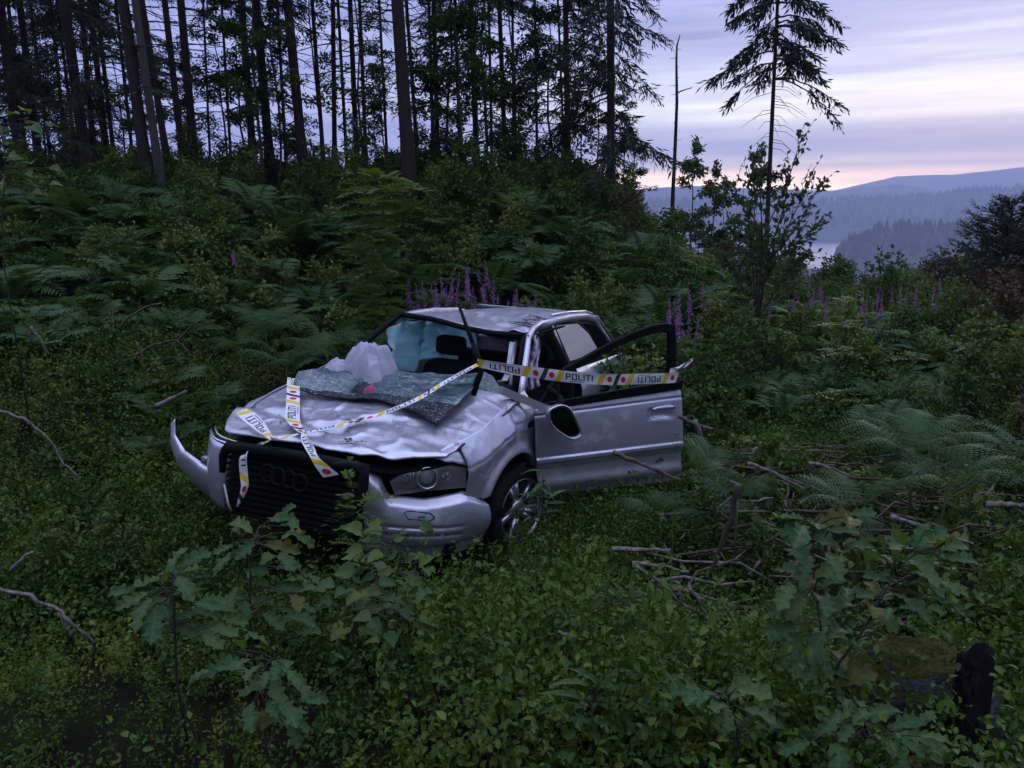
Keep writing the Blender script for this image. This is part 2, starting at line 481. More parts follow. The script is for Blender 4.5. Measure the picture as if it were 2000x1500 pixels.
def crack_build(m, nt, p):
    tc = nt.nodes.new('ShaderNodeTexCoord')
    def vor(scale, mp, warp=.0):
        mm = nt.nodes.new('ShaderNodeMapping'); mm.inputs['Scale'].default_value = mp; nt.links.new(tc.outputs['Object'], mm.inputs[0])
        v = nt.nodes.new('ShaderNodeTexVoronoi'); v.feature = 'DISTANCE_TO_EDGE'; v.inputs['Scale'].default_value = scale; nt.links.new(mm.outputs[0], v.inputs['Vector']); return v.outputs['Distance']
    d2 = rampn(nt, vor(70, (1, .4, .6)), [(0.0, (1, 1, 1)), (.05, (.8, .8, .8)), (.12, (0, 0, 0))])
    d3 = rampn(nt, vor(26, (.35, 1.3, .6)), [(0.0, (1, 1, 1)), (.02, (.8, .8, .8)), (.05, (0, 0, 0))])
    st = rampn(nt, nz(nt, 26, 6, .75, 'Object', (2.2, .35, 1)), [(.50, (0, 0, 0)), (.64, (1, 1, 1))])
    st2 = rampn(nt, nz(nt, 20, 6, .75, 'Object', (.4, 2.0, 1)), [(.54, (0, 0, 0)), (.66, (1, 1, 1))])
    n = rampn(nt, nz(nt, 4.5, 4, .6, 'Object', (1.2, .6, 1)), [(.40, (0, 0, 0)), (.62, (1, 1, 1))])
    n1 = rampn(nt, nz(nt, 2.6, 3, .6, 'Object', (1.5, .8, 1)), [(.36, (.12, .12, .12)), (.62, (1, 1, 1))])
    lines = mixn(nt, mixn(nt, st, st2, n), d3, .35, 'ADD')
    lines = mixn(nt, lines, d2, mixn(nt, (0, 0, 0), (.55, .55, .55), n), 'ADD')
    lines = mixn(nt, lines, n1, 1.0, 'MULTIPLY')
    col = mixn(nt, (.022, .062, .068), (.52, .68, .69), lines)
    nt.links.new(col, p.inputs['Base Color']); p.inputs['Roughness'].default_value = .16
    p.inputs['Coat Weight'].default_value = .5; p.inputs['Coat Roughness'].default_value = .05
    bump(nt, p, lines, .35, .004)
M_crack = material('shattered_glass', (.1, .2, .2), .2, 0, .6, crack_build); M_crack.node_tree.nodes['Principled BSDF'].inputs['Alpha'].default_value = .80
def frit_build(m, nt, p):
    n = nz(nt, 90, 3, .7); nt.links.new(rampn(nt, n, [(.48, (.008, .009, .012)), (.58, (.03, .034, .042)), (.66, (.40, .42, .50))]), p.inputs['Base Color'])
M_frit = material('windscreen_black_band', (.01, .01, .012), .5, 0, .15, frit_build)
M_glass = material('dark_side_glass', (.012, .014, .016), .03, 0, 1.0, lambda m, nt, p: setattr(p.inputs['IOR'], 'default_value', 2.1))
def lens_build(m, nt, p):
    p.inputs['Transmission Weight'].default_value = .0
    n = nz(nt, 7, 5, .6)
    nt.links.new(rampn(nt, n, [(.3, (.12, .118, .125)), (.55, (.27, .265, .28)), (.75, (.30, .25, .21))]), p.inputs['Base Color'])
    p.inputs['Coat Weight'].default_value = .9; p.inputs['Coat Roughness'].default_value = .08
M_lens = material('headlight_lens', (.1, .1, .1), .28, .2, .6, lens_build)
M_pink = material('pink_cloth', (.36, .09, .16), .8, 0, .2, cloth_build)
M_char = material('charcoal_cloth', (.035, .04, .055), .8, 0, .2, cloth_build)

# ------------------------------------------------------------------ the car: x forward, y to its left, z up
def rot_m(yaw, pitch, roll):
    return Matrix.Rotation(math.radians(yaw), 3, 'Z') @ Matrix.Rotation(math.radians(pitch), 3, 'Y') @ Matrix.Rotation(math.radians(roll), 3, 'X')
CAR_R = rot_m(-113.2, -2.8, -2.4); CAR_T = Vector((-.32, 6.064, 0.0))
_R = np.array(CAR_R); _T = np.array(CAR_T)
car = empty('crashed_car', CAR_T, CAR_R.to_euler())
tag(car, 'crashed silver car with crumpled bonnet, broken windscreen and open door', 'car')
def U(px, py, n, d):
    """point in the car's own axes where a sight line of the photo meets the plane n.p = d of the car"""
    o = _R.T @ (np.array([0, 0, CAM_Z]) - _T); v = _R.T @ ray(px, py); n = np.array(n, float)
    return o + v * ((d - n @ o) / (n @ v))
def w2(p): return _R @ np.asarray(p, float) + _T
def solid(o, t=.004, off=-1):
    m = o.modifiers.new('solid', 'SOLIDIFY'); m.thickness = t; m.offset = off; return o
def tri(t): return np.abs((t % 2.0) - 1.0) * 2 - 1
def facet(x, y, seed):
    """noise that is linear over triangles: flat facets that meet in sharp creases"""
    k = (x + y) * .366; X = x + k; Y = y + k; i = np.floor(X); j = np.floor(Y); fx = X - i; fy = Y - j
    h = lambda a, b: _hash(a, b, a * 0, seed) * 2 - 1
    up = fx > fy
    h0 = h(i, j); h2 = h(i + 1, j + 1); h1 = np.where(up, h(i + 1, j), h(i, j + 1))
    hi = np.maximum(fx, fy); lo = np.minimum(fx, fy)
    return h0 * (1 - hi) + h1 * (hi - lo) + h2 * lo
def crumple_f(x, y, seed):
    """pressed sheet metal: facets and long sharp folds, each fading in and out"""
    x, y = np.broadcast_arrays(x, y)
    wx = x + .10 * vnoise(x * 2.5, y * 2.5, 0, seed + 5); wy = y + .10 * vnoise(x * 2.5 + 9, y * 2.5, 0, seed + 6)
    r = .55 * facet(wx * 2.6, wy * 2.1, seed + 60)
    m1 = np.clip(vnoise(x * 2.1, y * 2.1, 3.3, seed + 42) * 1.6 + .35, 0, 1)
    r = r + .50 * facet(wx * 6.2, wy * 4.6, seed + 61) * m1 + .26 * facet(wx * 13, wy * 10, seed + 62) * m1
    for k, (a, b, fr, am) in enumerate(((.9, .5, 3.1, .5), (-.35, 1.0, 2.6, .55), (1.0, -.6, 4.7, .35))):
        w = .22 * vnoise(x * 2.2, y * 2.2, 0, seed + k * 3) + .06 * vnoise(x * 7, y * 7, 0, seed + k * 3 + 1)
        ridge = 1 - np.abs(tri((x * a + y * b + w) * fr + k * .37))
        m = np.clip(vnoise(x * 1.8, y * 1.8, k * 2.1, seed + 40) * 1.8 + .1, 0, 1)
        r = r + am * (ridge ** 5.0 - .15) * m
    return r
_ct = {}
def crumple(x, y, seed):
    if seed not in _ct:
        gx = np.arange(-4.5, 7.5, .0125); gy = np.arange(-3.5, 3.5, .0125); _ct[seed] = crumple_f(gx[:, None], gy[None, :], seed)
    T_ = _ct[seed]; a = (x + 4.5) / .0125; b = (y + 3.5) / .0125; i = int(a); j = int(b); a -= i; b -= j
    return (T_[i, j] * (1 - a) + T_[i + 1, j] * a) * (1 - b) + (T_[i, j + 1] * (1 - a) + T_[i + 1, j + 1] * a) * b
# --- bonnet
def HZ(x, y): return 1.165 - .2 * x + .022 - .06 * (y / .8) ** 2
def bonnet_pt(u, v):
    yr = np.interp(v, [0, .12, .3, .6, 1], [-.66, -.80, -.835, -.78, -.70]); yl = np.interp(v, [0, .5, 1], [.745, .775, .805])
    y = yr + (yl - yr) * u
    xf = np.interp(y, [-.84, -.76, -.60, -.25, 0, .12, .34, .58, .746], [1.93, 2.05, 2.13, 2.16, 2.15, 2.18, 2.17, 2.06, 1.935])
    x = xf + (1.08 - xf) * v
    edge = min(1, 6 * u, 6 * (1 - u)) 
    c = float(crumple(x, y, 21)) * .030 + float(crumple(x * 1.6 + 2, y * 1.6, 27)) * .010
    c = c * (.35 + .65 * edge) * min(1, .45 + 3 * v)
    # soft dents and long folds pressed into the sheet
    c += .016 * math.exp(-((x - 1.86) / .07) ** 2) * math.sin(y * 6 + 1) + .022 * math.exp(-(((x - 1.7) + .3 * (y - .2)) / .05) ** 2) * math.exp(-((y - .25) / .35) ** 2)
    c -= .030 * math.exp(-((x - 1.55) / .2) ** 2 - ((y - .1) / .3) ** 2)
    c += .012 * math.exp(-(((x - 1.95) - .25 * (y + .3)) / .04) ** 2) - .014 * math.exp(-(((x - 1.9) - .25 * (y + .3)) / .04) ** 2)
    lip = -.016 * max(0, 1 - v / .035) ** 1.5
    return np.array([x, y, HZ(x, y) + c + lip + .012 * float(ss(.3, 0, v)) * float(ss(.3, .8, u))])
b = MB().grid(bonnet_pt, 130, 110)
bonnet = solid(b.build('bonnet', M_paint, car), .010)
bonnet['label'] = 'crumpled silver bonnet with rust-stained edge'
# raw folded edge along the left side of the bonnet
e = MB(); e.tube([bonnet_pt(1.0, t) + np.array([0, .004, -.008]) for t in np.linspace(.13, 1, 30)], .009, 6)
e.build('bonnet_edge', M_edge, bonnet)

# --- left front wing
WX, WZ, WA, WB = 1.245, .26, .425, .345
def wing_top(x): return .915 - .185 * (x - 1.15)
def wing_y(x, z):
    zc = .811 - .19 * (x - .938)
    t = max(0.0, (z - zc) / max(.02, wing_top(x) - zc))
    y = .858 - .085 * t ** 1.3
    if z < zc: y -= .02 * ss(0, .5, zc - z)
    else: pass
    y -= 1.25 * max(0, x - 1.60) ** 2
    d = math.hypot((x - WX) / WA, (z - WZ) / WB)
    y += .022 * float(ss(1.22, 1.02, d))
    return y
def wing_bot(x):
    k = (x - WX) / WA
    if abs(k) < 1: return WZ + WB * math.sqrt(max(0, 1 - k * k)) if x < WX or WZ + WB * math.sqrt(1 - k * k) > .44 else .44
    return .20 if x < WX else .45
def wing_pt(u, v):
    x0 = .938 + (1.80 - .938) * u; x = x0
    for _ in range(4):
        zt = wing_top(x) ; zb = wing_bot(x); z = zt + (zb - zt) * v
        x = x0 - (1 - u) ** 1.5 * .36 * max(0, .811 - z)
    y = wing_y(x, z)
    zc = .811 - .19 * (x - .938)
    y += float(crumple(x * 1.3, z * 2, 33)) * .018 * float(ss(-.12, .06, z - zc + .05)) + .004 * float(fbm(x * 9, z * 9, 0, 8, 2)) * float(ss(-.2, 0, z - zc))
    y -= .006 * math.exp(-((z - zc) / .007) ** 2)                      # pressed line
    y -= .05 * math.exp(-((x - 1.16) / .05) ** 2 - ((z - .83) / .12) ** 2)   # kink ahead of the pillar
    if v >= .999: y -= .05
    return np.array([x, y, z])
wv = list(np.linspace(0, .95, 34)) + [.975, .99, 1.0]
wu = list(np.linspace(0, .5, 26)) + list(np.linspace(.52, 1, 30))
b = MB(); nu = len(wu)
b.add([wing_pt(u, v) for v in wv for u in wu], [(j * nu + i, (j + 1) * nu + i, (j + 1) * nu + i + 1, j * nu + i + 1) for j in range(len(wv) - 1) for i in range(nu - 1)])
def tip_pt(u, v):
    x = 1.80 + .155 * u; zt = wing_top(x) - .01 * u; zb = zt - (.125 - .09 * u) ; z = zt + (zb - zt) * v
    return np.array([x, wing_y(1.80, z) - .40 * (x - 1.80) - .02 * u + .006 * float(vnoise(x * 40, z * 40, 0, 2)), z + .012 * u * float(vnoise(x * 30, v * 3, 0, 4))])
b.grid(tip_pt, 10, 6)
wing = solid(b.build('front_wing', M_paint, car), .003)
wing['label'] = 'scraped left front wing above the wheel'
b = MB(); pv = U(1037, 828, [0, 1, 0], .865); b.box(pv - [.035, .012, .018], pv + [.035, .006, .018]); b.build('side_repeater', M_black, wing)
# mirrored right wing, mostly hidden
b = MB()
b.add([wing_pt(u, v) * [1, -1, 1] + [0, .01, 0] for v in wv[::3] + [1.0] for u in wu[::3]], [(j * len(wu[::3]) + i, j * len(wu[::3]) + i + 1, (j + 1) * len(wu[::3]) + i + 1, (j + 1) * len(wu[::3]) + i) for j in range(len(wv[::3])) for i in range(len(wu[::3]) - 1)])
solid(b.build('front_wing', M_paint, car), .003)
# the bright-edged end of the right wing beside the grille
b = MB()
q0 = U(412, 842, [1, 0, 0], 2.02); q1 = U(456, 872, [1, 0, 0], 2.14); q2 = U(442, 1000, [1, 0, 0], 2.14); q3 = U(414, 950, [1, 0, 0], 2.02)
def rp(u, v):
    a_ = q0 * (1 - u) + q1 * u; b_ = q3 * (1 - u) + q2 * u
    p_ = a_ * (1 - v) + b_ * v; p_[0] += .05 * math.sin(PI * u) + .03 * math.sin(PI * v); return p_
b.grid(rp, 8, 10); rw = solid(b.build('bumper_corner', M_paint, car), .004)
b = MB(); b.tube([rp(t, -.02) for t in np.linspace(0, 1, 8)], .009, 6); b.tube([rp(t, -.02) + np.array([-.035, 0, .012]) for t in np.linspace(0, 1, 8)], .007, 6); b.build('trim_strip', M_bright, rw)

# --- front bumper, left piece
BC = [(1.64, .862), (1.74, .85), (1.84, .80), (1.93, .715), (2.01, .60), (2.07, .48), (2.11, .39), (2.15, .29)]
BS = [0, .12, .26, .40, .56, .72, .85, 1.0]
def bump_pt(u, v):
    x = np.interp(u, BS, [c[0] for c in BC]); y = np.interp(u, BS, [c[1] for c in BC])
    zt = np.interp(u, [0, .10, .22, .5, .74, .80, .88, 1], [.435, .47, .515, .485, .505, .60, .655, .645]); zb = np.interp(u, [0, .5, 1], [.17, .13, .17])
    z = zt + (zb - zt) * v
    nx, ny = np.interp(u, [0, .3, .6, 1], [.05, .6, .85, .92]), np.interp(u, [0, .3, .6, 1], [1, .8, .5, .35])
    # flat upper shelf, pressed grooves, tuck under
    o = .035 * math.sin(PI * min(1, v * 1.25)) - .05 * max(0, v - .75) * 2
    if v < .12: o -= .04 * (1 - v / .12)
    if .22 < u < .80:
        for gz in (.335, .285): o -= .012 * math.exp(-((z - gz - .02 * (u - .5)) / .008) ** 2) * float(ss(.22, .30, u)) * float(ss(.80, .72, u))
    o += .004 * float(fbm(x * 6, z * 6, y * 6, 12, 3))
    jag = .035 * float(vnoise(z * 14, 3.3, 0, 6)) if u > .97 else 0
    return np.array([x + nx * o + jag * .3, y + ny * o + jag, z])
b = MB().grid(lambda u, v: bump_pt(u, v), 60, 44)
bumper = solid(b.build('front_bumper', M_paint, car), .004)
# towing-eye cover let into the bumper
b = MB(); cy = [(.44, .26), (.47, .19), (.60, .17), (.63, .20), (.60, .29), (.47, .31), (.44, .26)]
b.tube([bump_pt(u, v) + np.array([.002, .001, .001]) for (u, v) in cy], .0028, 5); b.tube([bump_pt(.50, .23) + np.array([.003, 0, 0]), bump_pt(.54, .24) + np.array([.003, 0, 0]), bump_pt(.53, .29) + np.array([.003, 0, 0])], .0025, 5)
b.build('towing_eye_cover', M_black, bumper)
# --- right end of the bumper, torn off and curling away
tp = [((342, 818), -1.10), ((340, 850), -1.08), ((356, 881), -1.0), ((388, 906), -.90), ((428, 926), -.76)]
bp = [((334, 828), -1.13), ((334, 872), -1.12), ((350, 912), -1.05), ((386, 952), -.95), ((436, 992), -.80)]
TP = [U(*p, [0, 1, 0], y) for p, y in tp]; BP = [U(*p, [0, 1, 0], y) for p, y in bp]
def frag_pt(u, v):
    k = np.linspace(0, 1, 5)
    a_ = np.array([np.interp(u, k, [q[i] for q in TP]) for i in range(3)]); c_ = np.array([np.interp(u, k, [q[i] for q in BP]) for i in range(3)])
    p_ = a_ * (1 - v) + c_ * v
    p_ += np.array([.03, -.03, 0]) * math.sin(PI * v) * u
    if v < .1: p_ += np.array([-.03, .02, .0]) * (1 - v / .1) * u
    return p_
b = MB().grid(frag_pt, 24, 12); fr = solid(b.build('torn_bumper_end', M_paint, car), .003)
fr['label'] = 'torn-off right end of the bumper curling away'
b = MB(); cpt = frag_pt(.72, 0) + np.array([-.02, .03, .02]); b.box(cpt - [.02, .03, .015], cpt + [.02, .03, .015]); b.build('bracket', M_trim, fr)

# --- headlight
LC = [U(*p, [.75, .66, 0], .75 * 1.78 + .66 * .80) for p in [(911, 914), (911, 952), (850, 958), (772, 967), (762, 942), (790, 919), (835, 908), (878, 905)]]
lc = np.mean(LC, 0); ln = np.array([.75, .66, .05]); ln /= np.linalg.norm(ln)
b = MB()
V = []; k = len(LC); dense = []
for i in range(k):
    for t in np.linspace(0, 1, 5)[:-1]: dense.append(LC[i] * (1 - t) + LC[(i + 1) % k] * t)
nd_ = len(dense); Fc = []
rings = [0.0, .25, .5, .75, .92, 1.0, 1.0]
for ri, rr in enumerate(rings[1:]):
    for q in dense:
        h_ = .035 * (1 - rr ** 2.5) - (.05 if ri == len(rings) - 2 else 0)
        V.append(lc + (q - lc) * rr + ln * h_)
V.append(lc + ln * .035)
for ri in range(len(rings) - 2):
    for i in range(nd_): Fc.append((ri * nd_ + i, (ri + 1) * nd_ + i, (ri + 1) * nd_ + (i + 1) % nd_, ri * nd_ + (i + 1) % nd_))
for i in range(nd_): Fc.append((len(V) - 1, i, (i + 1) % nd_))
b.add(V, Fc); head = b.build('headlight', M_lens, car)
M_lens.node_tree.nodes['Principled BSDF'].inputs['Alpha'].default_value = .26
M_house = material('headlight_housing', (.34, .33, .34), .4, .5)
M_chrome = material('reflector_chrome', (.75, .75, .78), .12, 1.0)
b = MB(); V = []
for rr, dp in ((1.0, -.002), (.93, -.03), (.86, -.085), (.0, -.09)):
    for q in dense: V.append(lc + (q - lc) * rr + ln * dp)
b.add(V, [(ri * nd_ + i, ri * nd_ + (i + 1) % nd_, (ri + 1) * nd_ + (i + 1) % nd_, (ri + 1) * nd_ + i) for ri in range(3) for i in range(nd_)])
b.build('housing', M_house, head)
PL = .75 * 1.78 + .66 * .80
pc = U(834, 932, [.75, .66, 0], PL) - ln * .030
b = MB(); b.lathe(pc, ln, [(.064, .052), (.060, .055), (.055, .050), (.050, .020), (.046, .0)], 36); b.build('projector_ring', M_chrome, head)
b = MB(); b.lathe(pc, ln, [(.047, .0), (.046, .012), (.040, .026), (.028, .036), (.012, .041), (.001, .042)], 32); b.build('projector_lens', material('projector_glass', (.22, .23, .26), .05, 0, 1.0), head)
for (px, py, rr) in ((797, 930, .034), (872, 930, .026)):
    q = U(px, py, [.75, .66, 0], PL) - ln * .05; b = MB(); b.lathe(q, ln, [(rr, .045), (rr * .92, .042), (rr * .75, .015), (rr * .4, .0), (.001, -.003)], 24); b.build('inner_reflector', M_chrome, head)
# --- engine bay, slam panel and grille
b = MB()
b.box((1.02, -.74, .30), (1.74, .66, .66)); b.box((1.74, -.60, .30), (1.90, .40, .62)); b.box((.9, -.70, .6), (1.10, .72, .86))
b.build('engine_bay', M_dark, car, False)
b = MB()
sl = [(452, 852), (500, 866), (560, 876), (632, 890), (700, 902), (770, 912), (850, 900), (880, 892)]
sp = [U(px, py, [1, 0, 0], x) for (px, py), x in zip(sl, [2.05, 2.12, 2.15, 2.16, 2.15, 2.07, 1.93, 1.86])]
def slam(u, v):
    p_ = np.array([np.interp(u * 7, range(8), [q[i] for q in sp]) for i in range(3)])
    return p_ + np.array([-.18 * v, 0, -.01 - .02 * v]) + np.array([0, 0, -.03]) * (1 if v == 0 else 0)
b.grid(slam, 40, 4)
sl_o = solid(b.build('slam_panel', M_black, car), .01)
b = MB()
for u in np.linspace(.03, .62, 26):                                    # ribs along the front of the panel
    p0 = slam(u, .02) + np.array([.012, 0, .035]); p1 = slam(u + .004, .30) + np.array([0, 0, .028]); b.tube([p0, p1], .006, 5)
b.build('cooling_ribs', M_black, sl_o)
GN = [1, 0, .15]; GD = 2.27 + .15 * .55
def G(px, py, off=0.0): return U(px, py, GN, GD) + np.array([off, 0, 0])
go = [G(446, 872), G(540, 884), G(640, 902), G(712, 916), G(706, 980), G(676, 1048), G(560, 1030), G(456, 996), G(434, 940), G(436, 890)]
gc = np.mean(go, 0)
b = MB()
for sc, off in ((1, 0),):
    pts = [q for q in go] + [go[0]]
    P2 = []
    for i in range(len(go)):
        for t in (0, .34, .67): P2.append(go[i] * (1 - t) + go[(i + 1) % len(go)] * t)
    P2 = [go[0] * .7 + go[8] * .3] and P2[25:] + P2[:14]
    b.tube(P2, [.018 + .016 * min(1, 4 * k / len(P2), 4 * (1 - k / len(P2))) for k in range(len(P2))], 8)
grille = b.build('grille', M_black, car)
def rline(z):
    ys = [q[1] for q in go]; return min(ys) + .02 + max(0, .55 - z) * .05, max(ys) - .02 - max(0, .6 - z) * .18
for z in np.linspace(.30, .64, 11):
    y0, y1 = rline(z); x = GD - .15 * z - .015
    tilt = .02
    s_ = MB(); s_.add([(x, y0, z - .008), (x, y1, z - .008 + tilt), (x, y1, z + .008 + tilt), (x, y0, z + .008), (x - .04, y0, z - .004), (x - .04, y1, z - .004 + tilt), (x - .04, y1, z + .012 + tilt), (x - .04, y0, z + .012)],
           [(0, 1, 2, 3), (3, 2, 6, 7), (0, 4, 5, 1), (4, 7, 6, 5)]); s_.build('slat', M_black, grille, False)
b = MB(); b.box((2.12, -.50, .24), (2.16, .36, .66)); b.build('radiator', M_dark, car, False)
for i, (px, py) in enumerate([(531, 922), (552, 928), (573, 934), (594, 940)]):
    r_ = MB().ring(G(px, py, .03 + .004 * (i % 2)), [1, 0, .15], .046, .0075, 30, 8); r_.build('emblem_ring', M_black, grille)
b = MB(); b.tube([G(438, 945, .0), G(446, 985, .0), G(452, 998)], .008, 5); b.build('chrome_strip', M_trim, grille)

# --- windscreen surround, roof
hd = [np.array(p) for p in [(.294, -.545, 1.300), (.312, -.244, 1.290), (.36, .05, 1.257), (.40, .30, 1.245), (.45, .565, 1.262)]]
def header(t): return np.array([np.interp(t * 4, range(5), [q[i] for q in hd]) for i in range(3)])
b = MB(); b.tube([header(t) + np.array([.015, 0, -.012]) for t in np.linspace(0, 1, 14)], .022, 8)
b.tube([np.array([.294, -.56, 1.29]), np.array([.50, -.62, 1.17]), np.array([.75, -.68, 1.02]), np.array([.98, -.74, .90])], [.022, .024, .026, .03], 8)
b.tube([np.array([.455, .555, 1.25]), np.array([.62, .615, 1.13]), np.array([.86, .68, .93])], [.016, .018, .02], 8)
b.build('windscreen_frame', M_black, car)
def roof_pt(u, v):
    """u across from right to left, v from the windscreen back"""
    h0 = header(u)
    x = h0[0] + (-1.20 - h0[0]) * v
    yw = np.interp(v, [0, .3, 1], [.0, .045, .01]) * (2 * u - 1)
    y = h0[1] * (1 - v) + (-.55 + 1.11 * u) * v + yw
    zr = 1.335 - .05 * (2 * u - 1) ** 2 - .035 * (1 - u) - .09 * max(0, v - .55) ** 2 * 4 * .35
    k = float(ss(0, .42, v))
    z = h0[2] * (1 - k) + zr * k + .010 * u
    edge = abs(2 * u - 1); z -= .045 * max(0, edge - .86) / .14 * (1 if v > .05 else 0)
    z += float(crumple(x * 1.2, y * 1.2, 44)) * .020 * float(ss(1, .35, v)) * float(ss(0, .06, v))
    z -= .022 * math.exp(-((u - .80 + .3 * v) / .07) ** 2) * float(ss(.75, 0, v))      # fold above the driver
    z += .02 * math.exp(-((u - .90 + .25 * v) / .05) ** 2) * float(ss(.7, .05, v))
    return np.array([x, y, z])
roof = solid(MB().grid(roof_pt, 48, 52).build('roof', M_paint, car), .006)
roof['label'] = 'dented silver roof, creased at the front'
MB().grid(lambda u, v: roof_pt(.03 + .94 * u, .01 + .98 * v) - np.array([0, 0, .03]), 20, 20).build('headlining', M_liner, car)
# left A-pillar skin and the door opening's upper edge
def strip(name, pts, wv_, mat, parent, th=.02):
    """flat bar along pts; wv_: half-width vector at each point"""
    b = MB(); n = len(pts); wv_ = [np.array(w_) for w_ in wv_]
    V = [];
    for p, w_ in zip(pts, wv_): V += [np.array(p) - w_, np.array(p) + w_]
    b.add(V, [(2 * i, 2 * i + 1, 2 * i + 3, 2 * i + 2) for i in range(n - 1)])
    return solid(b.build(name, mat, parent), th, 0)
PN = [0.1, .93, .36]; PD = .1 * 0 + .93 * .745 + .36 * .97
def PW(px, py, off=0): return U(px, py, PN, PD + off)
apil = [np.array([.93, .755, .86]), np.array([.80, .715, .98]), np.array([.66, .67, 1.10]), np.array([.50, .615, 1.235]), np.array([.40, .60, 1.285]), np.array([.25, .605, 1.315])]
strip('a_pillar', apil, [(.040, .005, .03), (.038, .005, .03), (.036, .006, .03), (.035, .01, .028), (.03, .02, .03), (.012, .02, .035)], M_paint, car, .03)
cr = [np.array(p) for p in [(.30, .612, 1.305), (.05, .635, 1.318), (-.3, .64, 1.318), (-.75, .635, 1.295), (-1.02, .625, 1.25), (-1.22, .66, 1.12), (-1.40, .72, .97)]]
strip('roof_side_rail', cr, [(0, .014, .035)] * 4 + [(.02, .014, .035), (.05, .01, .04), (.06, .01, .03)], M_paint, car, .03)
b = MB(); b.tube([p + np.array([0, -.02, .052]) for p in cr[1:5]], .013, 8); b.build('roof_bar', M_bright, car)
b = MB(); b.tube([p + np.array([0, .012, -.044]) for p in [np.array([.50, .60, 1.23])] + cr[:5]], .011, 6); b.build('door_seal', M_black, car)
cr_r = [p * [1, -1, 1] + np.array([0, .03, -.06]) for p in cr]
strip('roof_side_rail', cr_r, [(0, .014, .035)] * 4 + [(.02, .014, .035), (.05, .01, .04), (.06, .01, .03)], M_paint, car, .03)
# B-pillar: a dark inner post and a satin cover
b0, b1 = PW(1064, 636, -.02), PW(1108, 722, .0)
b = MB(); b.tube([b0, (b0 + b1) / 2 + np.array([.02, .012, 0]), b1, np.array([-.05, .78, .5]), np.array([0, .78, .22])], [.036, .04, .05, .055, .05], 6); b.build('b_pillar', M_black, car)
# rear side glass with its frame
gq = [PW(1080, 634, .012), PW(1128, 630, .012), PW(1150, 650, .012), PW(1172, 688, .012), PW(1112, 708, .012)]
b = MB(); b.add(gq, [(0, 1, 2, 3, 4)]); gl = solid(b.build('rear_side_window', M_glass, car, False), .004)
b = MB(); b.tube(gq + [gq[0]], .012, 6); b.build('window_frame', M_black, gl)
b = MB(); b.tube([PW(1076, 632, .018), PW(1109, 714, .018)], .014, 6); b.build('pillar_trim', M_trim, car)

# --- rear body, sill, floor
def flank(sgn):
    def f(u, v):
        x = -.12 - 1.72 * u; zt = .955 - .03 * u; zb = .22
        k = (x + 1.33) / .37
        if abs(k) < 1: zb = max(zb, .24 + .36 * math.sqrt(1 - k * k))
        z = zt + (zb - zt) * v
        y = .845 - .06 * max(0, (z - .80)) / .15 - .02 * max(0, .5 - z) - .30 * max(0, u - .72) ** 2 * 4
        y -= .008 * math.exp(-((z - .80) / .008) ** 2)
        return np.array([x, sgn * y, z])
    b = MB().grid(f, 40, 16); return solid(b.build('rear_quarter_panel', M_paint, car), .004)
flank(1); flank(-1)
b = MB().grid(lambda u, v: np.array([np.interp(v, [0, .45, .5, 1], [-1.20, -1.60, -1.72, -1.86]) - .06 * math.cos((u - .5) * PI) , (-.60 + 1.2 * u) * (1 + .28 * min(1, v * 1.6)), np.interp(v, [0, .45, .5, 1], [1.28, .96, .93, .30])]), 16, 22)
solid(b.build('tailgate', M_paint, car), .005)
b = MB().grid(lambda u, v: np.array([np.interp(v, [0, 1], [-1.28, -1.62]) - .062 * math.cos((u - .5) * PI) - .006, (-.52 + 1.04 * u) * (1 + .2 * v), np.interp(v, [0, 1], [1.245, 1.0])]), 8, 6)
b.build('rear_window', M_glass, car)
MB().box((-.15, .76, .17), (.86, .84, .31)).build('sill', M_paint, car, False); MB().box((-.15, -.84, .17), (.86, -.76, .31)).build('sill', M_paint, car, False)
b = MB(); b.box((-1.75, -.78, .17), (1.9, .78, .22)); b.build('floor_pan', M_dark, car, False)
# right door shell seen from inside
b = MB().grid(lambda u, v: np.array([.92 - 1.05 * u, -.80 + .03 * math.sin(PI * v), .93 - .68 * v]), 8, 8); solid(b.build('right_door', M_paint, car), .05)
b = MB(); b.tube([(-.12, -.79, .93), (-.06, -.66, 1.30)], .05, 6); b.build('b_pillar', M_black, car)

